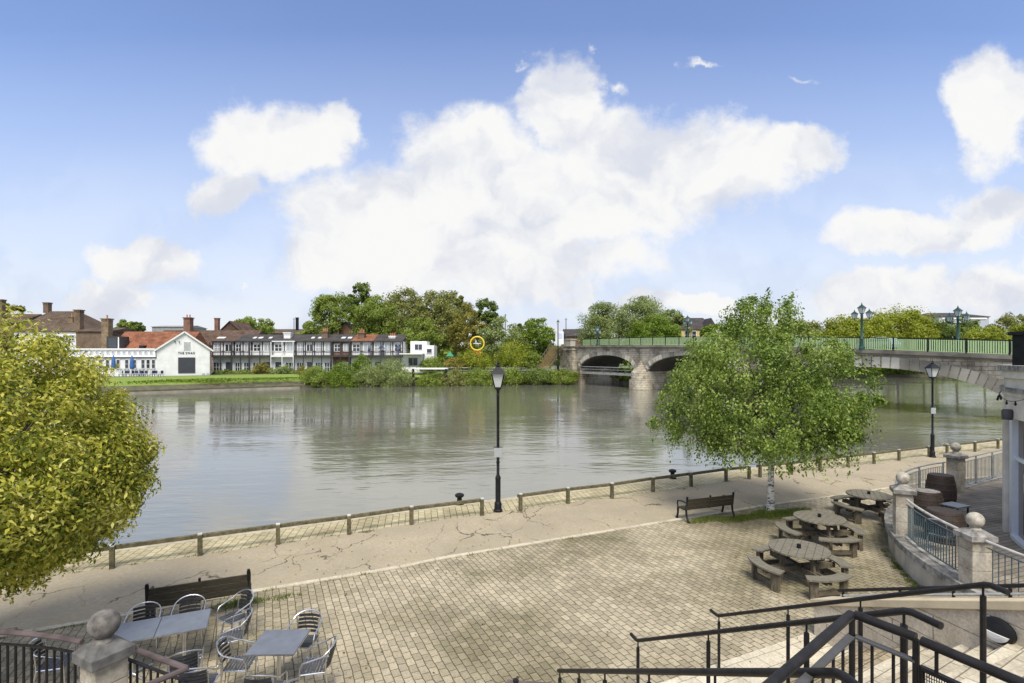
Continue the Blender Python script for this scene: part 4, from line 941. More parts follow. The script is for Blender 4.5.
def bush(name, label, u, hw, vt, vb, Y, kind, seed, leaf=.30, group='shrubs along the far bank', cat='shrub', dense=1.0, zbase=None):
    px = PX(Y); x = (u-512)*px; zb = CH-(vb-HZ)*px; h = (vb-vt)*px; rad = hw*px
    prof = [(0, rad*.85), (h*.35, rad), (h*.7, rad*.75), (h*.95, rad*.3), (h, rad*.1)]
    t = thing(name, label, cat, (x, Y, zb), 0, group)
    nc = int(np.clip(rad*h*10*dense, 20, 130)); lf = leaf*Y/120
    (V, Fq), cc = crown(env_profile(prof, seed=seed, surf=.5), nc, 55, max(.3, min(rad, h)*.3), lf, lf*.6)
    V[:, 2] = np.maximum(V[:, 2], -.3)
    np_mesh('foliage', V, Fq, LC[kind], t)
    trunk_mb(0, cc, .07, nb=6, n=5).build('stem', m_bark, t); return t
BU = [(262,9,363,376,117,'gold','yellow flowering shrub on the lawn in the left part of the terrace'),
 (244,8,369,377,117,'mid','low green shrub before the narrow black and white house'),(224,9,370,377,116,'dark','dark low shrub right of the white gable'),
 (283,12,366,377,117,'grey','grey-green shrub under the white bay balcony'),(304,8,366,380,115,'gold','yellow shrub left of the dark bank bush'),
 (316,15,366,387,107,'mid','dark rounded bush overhanging the water'),(344,17,363,387,109,'bright','bright bush between the dark bush and the big willow shrub'),
 (362,9,355,370,117,'bright','round clipped bush below the orange tiled house'),(370,17,361,387,110.5,'grey','pale green bush hanging to the water in the bank clump'),
 (393,20,359,387,112,'grey','largest pale willow shrub left of the jetty'),
 (476,17,350,368,122,'lime','spreading bright green shrub under the yellow ring'),(514,17,339,368,124,'lime','tall light green shrub left of the steps'),
 (433,14,358,370,121,'mid','green shrub behind the jetty'),(455,12,358,370,121,'gold','yellowish shrub left of the bright one under the ring'),
 (532,10,352,368,123,'mid','dark green shrub at the foot of the steps'),(452,14,370,386,114,'olive','olive bank shrub right of the jetty'),
 (478,16,369,385,116,'mid','green bank shrub below the path railing, left of the lamp head'),(508,16,368,384,117,'mid','green bank shrub below the railing right of the lamp head'),
 (537,17,369,383,118,'dark','dark bank shrub below the steps'),(562,16,369,383,118.5,'mid','bank shrub nearest the bridge abutment'),(430,14,374,386,112.5,'mid','low bank shrub under the jetty')]
for i, (u, hw, vt, vb, Y, k, lab) in enumerate(BU): bush('shrub', lab, u, hw, vt, vb, Y, k, 50+i)
# green bank beyond the bridge, seen through the near arch, and the far-off wood
def mass(name, label, segs, kind, leaf, n, hmin, hmax, w):
    Cs = []; 
    for (a, b) in segs:
        m = n//len(segs); f = rng.uniform(0, 1, (m, 1)); P = np.array(a)*(1-f)+np.array(b)*f; L0 = np.linalg.norm(np.array(b)-np.array(a))
        env = hmin+(hmax-hmin)*(.5+.5*np.sin(f[:, 0]*L0/7+rng.uniform(0, 6))*np.sin(f[:, 0]*L0/17+2))
        Cs.append(np.stack([P[:, 0]+rng.normal(0, w, m), P[:, 1]+rng.normal(0, w, m), P[:, 2]+env*rng.uniform(0, 1, m)**.6], 1))
    C = np.concatenate(Cs); Nn = rng.normal(size=C.shape)+np.array([0,-.6,.8]); Nn /= np.linalg.norm(Nn, axis=1, keepdims=True)
    V, Fq = leaves(C, Nn, leaf, leaf*.7); o = np_mesh(name, V, Fq, LC[kind]); tag(o, label, 'undergrowth', kind='stuff')
mass('bank_undergrowth', 'green undergrowth on the far bank seen through the near arch of the bridge', [((24,124,0),(60,139.5,0)),((60,139.5,0),(107,160,0)),((107,160,0),(180,192,0)),((180,192,0),(300,245,0))], 'bright', .9, 16000, 1, 3.2, 1.2)
mass('distant_wood', 'far-off belt of trees on the horizon behind everything', [((-330,230,1),(-150,250,1)),((-150,250,1),(0,250,1)),((0,250,1),(160,240,1)),((160,240,1),(420,330,1))], 'mid', 2.6, 26000, 6, 12, 4)
mass('garden_planting', 'low mixed planting at the foot of the timbered terrace', [((-66,119,1.4),(-46,119.5,1.4)),((-46,119.5,1.4),(-24,121,1.4))], 'mid', .35, 5000, .3, 1.3, .7)
mass('bank_weeds', 'rough weeds growing along the waterline of the far bank', [((-41,105.5,-.3),(-28,112.5,-.3)),((-28,112.5,-.3),(-13.8,117.5,-.3)),((-13.8,117.5,-.3),(14,121.5,-.3))], 'olive', .4, 7000, .2, 2.0, .5)
mass('grass_tussocks', 'long grass on the bank in front of the pub', [((-66,91,.5),(-54,99,.9)),((-56,95,.7),(-43,105.5,.9))], 'bright', .3, 3500, .1, .5, 1.0)

# ================================================================== QUAYSIDE
# --- knee rail fence
RUNS = [([(112,568.7),(200,555.7),(278,544.5),(349,534.5),(411.5,524.7),(482,515.7)], 'mossy timber knee rail from the yellow-green tree to the quay lamp'),
        ([(520.5,510.7),(568,503.7),(612,498.5),(653,491.8),(691,486.5),(726,481.5),(749,479.2)], 'mossy timber knee rail behind the park bench and birch trunk'),
        ([(760,477.3),(791.4,474.5),(820,470.9),(848,467),(874,463.9),(899,460.7),(929,456.9)], 'timber knee rail from the birch trunk to the far quay lamp'),
        ([(947,454.8),(975,451.8),(998,448.8),(1021,446.4),(1050,443.6)], 'timber knee rail beyond the far quay lamp')]
left_extra = [G(112,568.7)-Vector((1.6,.82,0))*k for k in (5,4,3,2,1)]
for i, (pp, lab) in enumerate(RUNS):
    P = [G(u, v) for u, v in pp]
    if i == 0: P = left_extra+P
    t = thing('knee_rail_fence', lab, 'fence', P[0], 0, 'knee rail sections along the quay')
    O = P[0]
    for j, p in enumerate(P):
        q = MB().box((p.x-O.x, p.y-O.y, .25), (.105,.105,.56), R(24)+random.uniform(-.05,.05)).build('post', m_post, t, bevel=.008)
        MB().box((p.x-O.x, p.y-O.y, .548), (.10,.10,.03), R(24)).build('cap', m_cap, q)
    for j in range(len(P)-1):
        a, b = P[j]-O, P[j+1]-O; d = (b-a).normalized(); off = Vector((-d.y, d.x, 0))*.11
        MB().bar(a+off+Vector((0,0,.47-random.uniform(0,.015)))-d*.05, b+off+Vector((0,0,.47))+d*.05, .10, .095).build('rail', m_post, t, bevel=.008)
# --- mooring bollards
for (u, v, lab) in ((459.5,504.5,'black mooring bollard on the quay edge left of the quay lamp'), (672.5,478.5,'black mooring bollard on the quay edge behind the park bench'), (935,451.5,'black mooring bollard beyond the far quay lamp')):
    p = G(u, v); 
    if u < 900: tag(MB().lathe((0,0,0), [(.16,0),(.16,.04),(.09,.07),(.08,.22),(.15,.27),(.16,.33),(.10,.37)], 14).build('mooring_bollard', m_iron, None, True, loc=(p.x, p.y, .01)), lab, 'bollard', 'mooring bollards')
# --- quay lamps
def quay_lamp(p, H, label, plate):
    t = thing('quay_lamp', label, 'street lamp', (p.x, p.y, 0), 0, 'quay lamps'); s = 1.05; hb = H-.93*s
    MB().lathe((0,0,0), [(.15,0),(.15,.06),(.12,.09),(.115,.28),(.10,.30),(.085,.34),(.085,1.05),(.095,1.08),(.08,1.14),(.048,1.2),(.045,hb-.25),(.06,hb-.22),(.045,hb-.18),(.05,hb-.05),(.09,hb)], 14).build('post', m_iron, t, True)
    f = MB(); g = MB(); lantern(f, g, (0,0,hb), s); q = f.build('lantern', m_iron, t); g.build('glass', m_lampglass, q)
    z = H-(93/151)*H+.05
    MB().box((0,-.062,plate), (.24,.012,.30)).build('sign_plate', mat('pale_plate', (.36,.38,.39), (.32,.34,.35), .4, 3), t)
    MB().box((0,-.02,plate+.17), (.30,.03,.02)).box((0,-.02,plate-.15), (.24,.03,.02)).box((0,-.02,plate-.32), (.12,.10,.03)).build('bracket', m_iron, t)
p1 = G(498, 511.5); quay_lamp(p1, 4.97, 'near black lamp post with a pale plate standing at the gap in the knee rail', 1.93)
p2 = G(932.5, 457.3); quay_lamp(p2, 4.97, 'far black lamp post on the quay before the near arch of the bridge', 2.35)

# --- park benches
def park_bench(loc, rz, L, label):
    t = thing('park_bench', label, 'bench', loc, rz, 'park benches')     # sitter looks along +y
    for k in range(3): MB().box((0, -.20-.012*k, .49+k*.125), (L, .03, .115), M=Matrix.Rotation(R(8),4,'X')).build('backrest_slat', m_bench, t, bevel=.004)
    for k in range(4): MB().box((0, -.12+k*.115, .425), (L, .095, .03)).build('seat_slat', m_bench, t, bevel=.004)
    for s in (-1, 1):
        x = s*(L/2-.03); f = MB()
        f.tube([(x,-.30,0),(x,-.19,.22),(x,-.17,.42),(x,-.235,.86)], .034, 8).tube([(x,.33,0),(x,.27,.22),(x,.27,.42)], .034, 8).tube([(x,-.17,.41),(x,.27,.41)], .024, 6)
        f.tube([(x,-.205,.66),(x,.05,.68),(x,.28,.64),(x,.30,.55),(x,.27,.42)], .024, 8).box((x,-.30,.015),(.06,.12,.03)).box((x,.33,.015),(.06,.12,.03)).box((x,-.235,.87),(.05,.05,.05))
        f.build('end_frame', m_iron, t)
    MB().box((0,-.19,.63), (.04,.05,.46), M=Matrix.Rotation(R(8),4,'X')).build('back_brace', m_iron, t)
    return t
def face(p, q): return math.atan2(q[1]-p[1], q[0]-p[0])
a = G(147,619.0); b = G(251,605.5)
a1 = Vector((-6.66,9.62,0)); b1 = Vector((-5.1,10.33,0)); c = (a1+b1)/2
n_ = Vector((-(b1-a1).y, (b1-a1).x, 0)).normalized(); park_bench(c+n_*.22, face(a1, b1), (b1-a1).length, 'long dark slatted bench with its back to the aluminium tables')
a1 = G(679,521.8); b1 = G(729.5,515.6); c = (a1+b1)/2; park_bench(c+Vector((.08,.1,0)), face(a1, b1), (b1-a1).length-.02, 'dark slatted bench on the grass patch left of the birch trunk').scale = (.95,.9,.87)

# --- aluminium tables and chairs
def bistro_chair():
    t = thing('bistro_chair', '', 'chair')
    r = .0125
    arc = [(.265,.16,.62),(.272,.0,.665),(.265,-.14,.70)]
    top = [(.265*math.cos(a), -.14-.17*math.sin(a), .70+.13*math.sin(a)) for a in np.linspace(0, math.pi, 13)]
    loop = [(.262,.20,.55)]+arc[:-1]+top+[(-x,y,z) for x, y, z in arc[:-1]][::-1]+[(-.262,.20,.55)]
    MB().tube(loop, r, 8).build('arm_loop', m_alu, t, True)
    for s in (-1, 1):
        MB().tube([(s*.262,.20,.56),(s*.25,.21,.40),(s*.25,.235,0)], r, 8).build('leg', m_alu, t, True)
        MB().tube([(s*.19,-.20,.72),(s*.19,-.17,.43),(s*.215,-.25,0)], r, 8).build('leg', m_alu, t, True)
    sf = MB().tube([(-.23,.22,.43),(.23,.22,.43)], r, 6).tube([(-.2,-.17,.43),(.2,-.17,.43)], r, 6).tube([(-.24,.21,.43),(-.2,-.17,.43)], r, 6).tube([(.24,.21,.43),(.2,-.17,.43)], r, 6); sf.build('seat_frame', m_alu, t)
    s_ = MB()
    for k in range(8): s_.box((0, -.15+k*.05, .445), (.42,.036,.012))
    s_.build('seat', m_slat, t)
    b = MB()
    for k in range(5):
        z = .50+k*.062; y = -.185-.018*k
        P = [(-.19,y,z),(-.1,y-.035,z),(0,y-.045,z),(.1,y-.035,z),(.19,y,z)]
        for i in range(4): b.bar(P[i], P[i+1], .010, .046)
    b.build('backrest', mat('dark_chair_slat', (.035,.036,.04), (.02,.02,.024), .45, 6), t); return t
def bistro_table(loc, rz, label):
    t = thing('square_table', label, 'table', loc, rz, 'grey square tables')
    MB().box((0,0,.712), (.70,.70,.016)).build('tabletop', m_table, t, bevel=.004)
    MB().box((0,0,.699), (.705,.705,.012)).build('rim', m_alu, t)
    MB().tube([(0,0,.03),(0,0,.695)], .03, 12).build('pedestal', m_alu, t)
    for k in range(4):
        a = R(45+90*k); MB().tube([(0,0,.06),(.33*math.cos(a),.33*math.sin(a),.02)], .018, 8).build('foot', m_alu, t)
    return t
ta = Vector((-3.52,8.01,0)); tb = Vector((-5.32,8.60,0)); tcn = tb-QU*.71
tt = bistro_table(ta, R(2), 'free-standing grey square table with four chairs round it')
dup(tt, tb, R(24.5), 'right half of the pair of grey square tables pushed together'); dup(tt, tcn, R(24.5), 'left half of the pair of grey square tables, beside the stone pier')
ch = bistro_chair()
CHS = [((-3.39,8.62), 178, 'aluminium chair on the river side of the free-standing square table'), ((-4.12,7.98), -82, 'aluminium chair on the left of the free-standing square table'),
       ((-2.92,7.92), 98, 'aluminium chair on the right of the free-standing square table'), ((-3.42,7.33), 4, 'aluminium chair on the near side of the free-standing square table'),
       ((-6.22,8.92), 205, 'aluminium chair beside the stone ball, on the river side of the paired tables'), ((-5.62,9.20), 203, 'aluminium chair behind the middle of the paired tables by the dark bench'),
       ((-4.92,9.42), 150, 'aluminium chair at the bench corner of the paired tables'), ((-4.62,8.78), 112, 'aluminium chair drawn up to the right end of the paired tables'),
       ((-4.86,7.86), 30, 'aluminium chair on the near side of the paired tables above the plum handrail'), ((-4.42,7.48), 12, 'aluminium chair with its back to the viewer by the kink of the plum handrail'),
       ((-5.75,7.55), 20, 'aluminium chair seen through the balusters right of the stone pier'), ((-6.9,8.0), -70, 'aluminium chair seen through the balusters left of the stone pier'),
       ((-6.95,6.9), -40, 'aluminium chair at the left edge behind the dark balusters')]
for i, ((x, y), rz, lab) in enumerate(CHS):
    if i == 0: ch.location = (x, y, 0); ch.rotation_euler = (0,0,R(rz)); ch.scale = (.91,.91,.93); ch['label'] = lab; ch['group'] = 'aluminium bistro chairs'
    else: dup(ch, (x, y, 0), R(rz), lab, 'aluminium bistro chairs')

# --- round picnic tables
def picnic_table():
    t = thing('round_picnic_table', '', 'picnic table'); rad = .62
    for k in range(8):                                   # plank top with fine gaps
        x0 = -rad+k*rad*2/8+.004; x1 = x0+rad*2/8-.008
        up = [(x, math.sqrt(max(0, rad**2-x**2))) for x in np.linspace(x0, x1, 6)]
        poly = [(x, -y-.0) for x, y in up]+[(x, y) for x, y in up[::-1]]
        if k == 0:
            top = MB()
        top.prism(poly, .715, .75)
    top.build('tabletop', m_woodg, t)
    MB().lathe((0,0,.75), [(.045,0),(.045,.085),(.03,.09)], 10).build('parasol_socket', m_iron, t)
    fr = MB()
    for a in (45, 135): 
        M_ = Matrix.Rotation(R(a), 4, 'Z')
        for s in (-.05, .05):
            fr.add([M_ @ Vector(p) for p in MB().box((0,s,.66), (1.0,.04,.10)).v], [(3,2,1,0),(4,5,6,7),(0,1,5,4),(1,2,6,5),(2,3,7,6),(3,0,4,7)])
            fr.add([M_ @ Vector(p) for p in MB().box((0,s,.33), (1.75,.045,.11)).v], [(3,2,1,0),(4,5,6,7),(0,1,5,4),(1,2,6,5),(2,3,7,6),(3,0,4,7)])
    fr.build('cross_beams', m_wood, t)
    for k in range(4):
        a = R(45+90*k); d = Vector((math.cos(a), math.sin(a), 0))
        MB().bar(d*.38+Vector((0,0,.70)), d*.50, .09, .06, up=Vector((d.y,-d.x,0))).build('leg', m_wood, t)
        n = 10; sp = R(31); P = []
        for r_ in (.80, 1.06): 
            row = [(r_*math.cos(a+sp*(2*i/n-1)), r_*math.sin(a+sp*(2*i/n-1))) for i in range(n+1)]; P.append(row)
        P[0] = [((.80+ .0)*x/.80, y) for x, y in P[0]]
        b = MB().prism(P[0]+P[1][::-1], .42, .455).build('bench_seat', m_woodg, t)
        for s in (-1, 1):
            aa = a+s*sp*.72; q = Vector((.93*math.cos(aa), .93*math.sin(aa), 0))
            MB().box((q.x,q.y,.21), (.09,.16,.42), aa).build('bench_leg', m_wood, b)
        m1 = a-sp*.72; m2 = a+sp*.72
        MB().bar((.93*math.cos(m1),.93*math.sin(m1),.12), (.93*math.cos(m2),.93*math.sin(m2),.12), .05, .09).build('bench_stretcher', m_wood, b)
    return t
pt = picnic_table()
PT = [((6.42,11.86), -34, 'round picnic table nearest the stair handrails'), ((8.22,14.17), -45, 'round picnic table between the nearest one and the birch trunk'), ((11.15,16.56), -28, 'round picnic table farthest away, by the pier of the terrace'),]
for i, ((x, y), rz, lab) in enumerate(PT):
    if i == 0: pt.location = (x, y, 0); pt.rotation_euler = (0,0,R(rz)); pt['label'] = lab; pt['group'] = 'round picnic tables'
    else: dup(pt, (x, y, 0), R(rz), lab, 'round picnic tables')

# ================================================================== ROUND TERRACE AND BUILDING ON THE RIGHT
TC = Vector((17.5, 9.5, 0)); TR = 8.6; FZ = .6
def tp(deg, r, z=0): return Vector((TC.x+r*math.cos(R(deg)), TC.y+r*math.sin(R(deg)), z))
E3 = Vector((18.6, 19.9, 0)); P3 = tp(109.6, TR)
def arcpoly(r, a0, a1, n=40): return [tuple(tp(a0+(a1-a0)*k/n, r))[:2] for k in range(n+1)]
wall_poly = arcpoly(8.78, 215, 109.6)+[(18.75, 20.15), (40, 22), (40, -6), (14, -6)]
terr = thing('round_terrace', 'raised curved terrace with stained pale wall and weathered boards beside the glazed building', 'terrace', (0,0,0))
MB().prism(wall_poly, -.2, FZ-.12).build('wall', m_render, terr)
MB().prism(arcpoly(8.5, 215, 109.6)+[(18.5, 19.7), (40, 22), (40, -6), (14, -6)], FZ-.1, FZ).build('deck', m_deck, terr)
cop = MB(); A = arcpoly(8.46, 215, 109.6, 60)+[(18.5,19.75)]; B = arcpoly(8.86, 215, 109.6, 60)+[(18.8,20.25)]
for i in range(len(A)-1):
    q = [A[i], A[i+1], B[i+1], B[i]]
    cop.add([(p[0],p[1],FZ-.12) for p in q]+[(p[0],p[1],FZ+.03) for p in q], [(4,5,6,7),(3,2,1,0),(0,1,5,4),(2,3,7,6)])
cop.build('coping', m_stonec, terr)
def ball_pier(p, rz, label, zf, h, w=.36, ballm=m_ballp, br=.148, cap=m_stonec):
    t = thing('ball_pier', label, 'pier', (p.x, p.y, zf), rz, 'ball-topped stone piers')
    MB().box((0,0,h/2), (w,w,h)).build('shaft', m_pier, t, bevel=.01)
    cw = w*.66
    c = MB().box((0,0,h+.05), (cw*2,cw*2,.10)); k = cw; j = cw*.42
    c.add([(-k,-k,h+.10),(k,-k,h+.10),(k,k,h+.10),(-k,k,h+.10),(-j,-j,h+.19),(j,-j,h+.19),(j,j,h+.19),(-j,j,h+.19)], [(4,5,6,7),(0,1,5,4),(1,2,6,5),(2,3,7,6),(3,0,4,7)])
    c.build('cap', cap, t, bevel=.008)
    prof = [(.10,0),(.085,.03)]+[(br*math.sin(a), .03+br*.97-br*math.cos(a)) for a in np.linspace(.5, math.pi, 14)]
    MB().lathe((0,0,h+.185), [(.10,0)]+prof[1:], 24).build('ball', ballm, t, True)
    return t
ball_pier(tp(175.2, TR, 0), R(-4), 'ball-topped pier of the terrace nearest the viewer', FZ, .92)
ball_pier(tp(154.5, TR, 0), R(-25), 'ball-topped pier of the terrace beside the far picnic table', FZ, 1.05)
ball_pier(Vector((14.65,17.5,0)), R(-70), 'ball-topped pier of the terrace by the barrels, farthest away', FZ, 1.1)
m_palebar = mat('pale_grey_bars', (.26,.28,.28), (.16,.18,.185), .5, 6)
m_pale = mat('worn_pale_rail', (.60,.59,.55), (.38,.38,.37), .5, 8)
def railing(label, pts, zt, zb, sp, thick, mrail, mbal, group='terrace railings', bal=.018, sub=.12, postevery=0, name='railing'):
    O = Vector((pts[0][0], pts[0][1], 0)); P = [Vector((p[0], p[1], 0))-O for p in pts]
    t = thing(name, label, 'railing', (O.x, O.y, zb), 0, group)
    zt -= zb
    MB().tube([p+Vector((0,0,zt)) for p in P], thick/2, 8).build('handrail', mrail, t, True)
    m = MB(); m2 = MB()
    for i in range(len(P)-1):
        m.bar(P[i]+Vector((0,0,zt-sub)), P[i+1]+Vector((0,0,zt-sub)), .035, .012); m2.bar(P[i]+Vector((0,0,.09)), P[i+1]+Vector((0,0,.09)), .035, .012)
    m.build('upper_flat_rail', mbal, t); m2.build('bottom_rail', mbal, t)
    L = [0]
    for i in range(len(P)-1): L.append(L[-1]+(P[i+1]-P[i]).length)
    n = int(L[-1]/sp)
    for k in range(1, n):
        s = L[-1]*k/n; i = max(j for j in range(len(L)) if L[j] <= s); i = min(i, len(P)-2); p = P[i].lerp(P[i+1], (s-L[i])/(L[i+1]-L[i]))
        if postevery and k % postevery == 0: MB().box((p.x,p.y,(zt-.02)/2), (.035,.035,zt-.02)).build('post', mbal, t)
        else: MB().tube([(p.x,p.y,.09),(p.x,p.y,zt-sub)], bal/2, 6).build('baluster', mbal, t)
    return t
railing('curved teal railing between the two nearer terrace piers', [tp(a, TR) for a in np.linspace(157, 173.6, 10)], 1.56, FZ+.03, .095, .055, m_pale, m_blue, bal=.022)
railing('curved railing behind the barrels between the two farther terrace piers', [tp(a, TR) for a in np.linspace(152.2, 112, 18)], 1.56, FZ+.03, .105, .045, m_palebar, m_palebar, postevery=14, bal=.02)
railing('straight railing from the farthest terrace pier to the glazed building', [(14.95,17.75),(18.6,19.9)], 1.6, FZ+.03, .115, .045, m_palebar, m_palebar, postevery=12, bal=.022)
railing('curved railing nearest the stairs right of the nearest terrace pier', [tp(a, TR) for a in np.linspace(177, 205, 14)], 1.56, FZ+.03, .125, .05, m_pale, m_blue, postevery=12)

# barrels
m_barrel = mat('barrel_staves', (.055,.038,.028), (.025,.018,.014), .7, 6, bump=.002, stretch=(6,6,1)); m_hoop = mat('barrel_hoop', (.06,.055,.05), (.14,.08,.05), .6, 8, metal=.5)
def barrel(p, h, label, topm, r=.36):
    t = thing('barrel', label, 'barrel', (p[0], p[1], FZ), 0, 'oak barrels on the terrace')
    pr = [(r*(.80+.20*math.sin(math.pi*k/10)), h*k/10) for k in range(11)]
    MB().lathe((0,0,0), pr, 20).build('staves', m_barrel, t, True)
    for f in (.06,.22,.38,.62,.78,.94):
        rr = r*(.80+.20*math.sin(math.pi*f))+.004; MB().lathe((0,0,h*f-.02), [(rr,0),(rr+.004,.02),(rr,.04)], 20).build('hoop', m_hoop, t)
    MB().lathe((0,0,h-.02), [(r*.76,0),(r*.76,.0205)], 20).build('head', topm, t)
barrel((12.5,15.45), 1.0, 'tallest oak barrel standing by the farthest terrace pier', m_barrel, .37)
barrel((10.95,14.0), .9, 'oak barrel with a pale table top beside the terrace pier', m_stonec, .38)
barrel((10.4,12.75), .74, 'lowest oak barrel nearest the teal railing', m_barrel, .42)
sb = thing('side_table', 'small dark metal table on the terrace boards beside the barrels', 'table', (11.2,13.4,FZ), R(20)); 
MB().box((0,0,.68), (.5,.42,.03)).build('tabletop', mat('dark_table_top', (.10,.11,.13), (.07,.08,.09), .35, 5), sb)
for a in (-.2,.2):
    for b in (-.17,.17): MB().box((a,b,.34), (.03,.03,.66)).build('leg', m_iron, sb)
c2 = dup(ch, (9.75,12.05,FZ), R(-60), 'aluminium chair on the terrace behind the teal railing', 'aluminium bistro chairs')

# glazed round building
m_frame = mat('pale_grey_frame', (.74,.79,.84), (.66,.71,.76), .45, 2)
m_blg = mat('cream_render', (.76,.71,.61), (.50,.46,.39), .9, 1.4, bump=.003, lo=.35, hi=.7)
bld = thing('round_building', 'round stone and glass building with pale frames at the right edge', 'building', (TC.x, TC.y, FZ)); BR = 6.35
def cyl(name, r0, r1, z0, z1, a0, a1, m, par=bld, n=12):
    mb = MB(); A0 = [((r0*math.cos(R(a0+(a1-a0)*k/n))), (r0*math.sin(R(a0+(a1-a0)*k/n)))) for k in range(n+1)]; A1 = [((r1*math.cos(R(a0+(a1-a0)*k/n))), (r1*math.sin(R(a0+(a1-a0)*k/n)))) for k in range(n+1)]
    return mb.prism(A0+A1[::-1], z0, z1).build(name, m, par)
cyl('parapet', 0.5, BR+.02, 2.95, 4.1, 60, 260, m_blg, n=60); cyl('cornice', 3, BR+.14, 4.1, 4.22, 60, 260, m_stonec, n=60); cyl('cornice', 3, BR+.08, 3.92, 4.1, 60, 260, m_blg, n=60)
cyl('string_course', 3, BR+.10, 3.58, 3.68, 60, 260, m_stonec, n=60); cyl('string_course', 3, BR+.06, 3.50, 3.58, 60, 260, m_blg, n=60)
cyl('wall', 5.5, BR, 0, 2.95, 60, 142.5, m_blg, n=24)
cyl('pilaster', 5.5, BR+.05, 0, 2.95, 139.5, 142.6, m_blg, n=3)
m_glass = glassmat('shop_glass', (.12,.085,.055), .06)
for a0 in range(143, 250, 18):
    w = thing('x', None, None) if False else None
    f = cyl('window_frame', BR-.28, BR-.05, 0, 2.95, a0, a0+3.2, m_frame, n=3)
    cyl('transom', BR-.25, BR-.10, 1.92, 2.0, a0+3.2, a0+18, m_frame, par=f, n=8); cyl('sill', BR-.25, BR-.02, .0, .08, a0+3.2, a0+18, m_frame, par=f, n=8)
    cyl('pane', BR-.2, BR-.17, .08, 2.95, a0+3.2, a0+18, m_glass, par=f, n=8)
q = tp(150, BR+.12)-TC; MB().lathe((q.x,q.y,2.92), [(.10,0),(.11,.2),(.09,.25)], 12).build('wall_light', m_greyr, bld, True)
dk = tp(146, BR-.36)-TC; MB().box((dk.x,dk.y,4.6), (.42,.42,.78)).box((dk.x,dk.y,5.0), (.54,.54,.08)).build('dark_roof_box', m_iron, bld)
# string of festoon lamps
fs = thing('festoon_lights', 'string of small dark festoon lamps hanging under the cornice of the round building', 'lights', (TC.x, TC.y, 0)); cab = []
for k in range(41):
    a = 128+k*1.6; s = abs(math.sin(k*math.pi/10)); p = tp(a, BR+.14)-TC; cab.append((p.x, p.y, 4.10-.12*s))
MB().tube(cab, .008, 5).build('cable', m_iron, fs)
for k in range(2, 41, 3): x, y, z = cab[k]; MB().lathe((x,y,z-.11), [(.0,0),(.022,.02),(.026,.045),(.014,.08),(.012,.11)], 8).build('bulb', m_iron, fs)

# ================================================================== STAIRS ON THE LOWER RIGHT
SD = Vector((.24,-.97,0)).normalized(); SV = Vector((1.48,.75,0))          # up the flight, across the flight
A0 = Vector((1.84,7.8,0)); D0 = A0-SV*.80; BB0 = A0+SV; W0 = Vector((5.45,9.55,0))
tr_dir = SV.normalized()
def line_at(s, lat): # point on the flight: s up the slope, lat 0 = cheek wall, 1 = right wall
    p0 = D0+SD*s; 
    q0 = W0+SD*s
    return p0.lerp(q0, lat)
stp = thing('stair_flight', 'wide flight of pale stone steps climbing towards the viewer at the lower right', 'stairs', (0,0,0))
rise, going = .165, .29; n = 13; s0 = .75
for k in range(n):
    s = s0+k*going; z = rise*(k+1)
    poly = [line_at(s, 0), line_at(s, 1), line_at(s+going+.02 if k < n-1 else 9, 1), line_at(s+going+.02 if k < n-1 else 9, 0)]
    MB().prism([(p.x, p.y) for p in poly], -.05, z).build('step', m_step if k >= 4 else (m_brownsetts if k in (1, 2, 3) else m_step), stp, bevel=.006)
lp = [line_at(-.15, -.05), line_at(-.1, 1), line_at(s0+.1, 1), line_at(s0+.1, -.05)]
struct(sheet('stair_landing', [(p.x, p.y) for p in lp], .012, m_landing))
# cheek wall (left) and right wall with sloping copings
def sloped_wall(name, label, p0, dirv, s1, width, z0, slope, base=-.1, copw=.12, capm=m_cream, wm=m_ashlar, loc=None):
    t = thing(name, label, 'wall', (p0.x, p0.y, 0)); nrm = Vector((-dirv.y, dirv.x, 0))*width/2; e = dirv*s1; z1 = z0+slope*s1
    V = [-nrm, nrm, nrm+e, -nrm+e]
    MB().add([(v.x,v.y,base) for v in V]+[(V[0].x,V[0].y,z0),(V[1].x,V[1].y,z0),(V[2].x,V[2].y,z1),(V[3].x,V[3].y,z1)], [(3,2,1,0),(4,5,6,7),(0,1,5,4),(1,2,6,5),(2,3,7,6),(3,0,4,7)]).build('wall_face', wm, t)
    nn = nrm*(1+.08/width); a = -dirv*.06; V = [a-nn, a+nn, nn+e, -nn+e]; zs = [z0-slope*.06]*2+[z1]*2
    MB().add([(v.x,v.y,z) for v, z in zip(V, zs)]+[(v.x,v.y,z+copw) for v, z in zip(V, zs)], [(3,2,1,0),(4,5,6,7),(0,1,5,4),(1,2,6,5),(2,3,7,6),(3,0,4,7)]).build('coping', capm, t, bevel=.01)
    return t
sloped_wall('stair_wall', 'pale stone block wall with cream coping on the right of the steps, carrying an oval light', W0+Vector((.2,.05,0)), SD, 8, .42, .54, .435)
sloped_wall('cheek_wall', 'low wall with cream coping on the left of the steps under the lowest handrail', D0-SV.normalized()*.12+SD*.1, SD, 8, .5, .50, .52)
# oval bulkhead light on the wall
lp_ = W0+SD*2.97; zc = 1.575
ol = thing('bulkhead_light', 'oval dark bulkhead light with a half white lens on the stone stair wall', 'light', (lp_.x-.03, lp_.y, zc), math.atan2(SD.y, SD.x))
prof = [(.155,0),(.155,.05),(.12,.08),(.0,.095)]
def ov(mb, sx=1.25): mb.v = [(v[0]*sx, -v[2], v[1]) for v in mb.v]; return mb
ov(MB().lathe((0,0,0), prof, 24)).build('hood', m_iron, ol, True)
lens = MB().lathe((0,0,.05), [(.125,0),(.125,.045),(.08,.06)], 24); ov(lens); lens.v = [(v[0], v[1], min(v[2], -.02)) for v in lens.v]; lens.build('lens', m_white, ol)
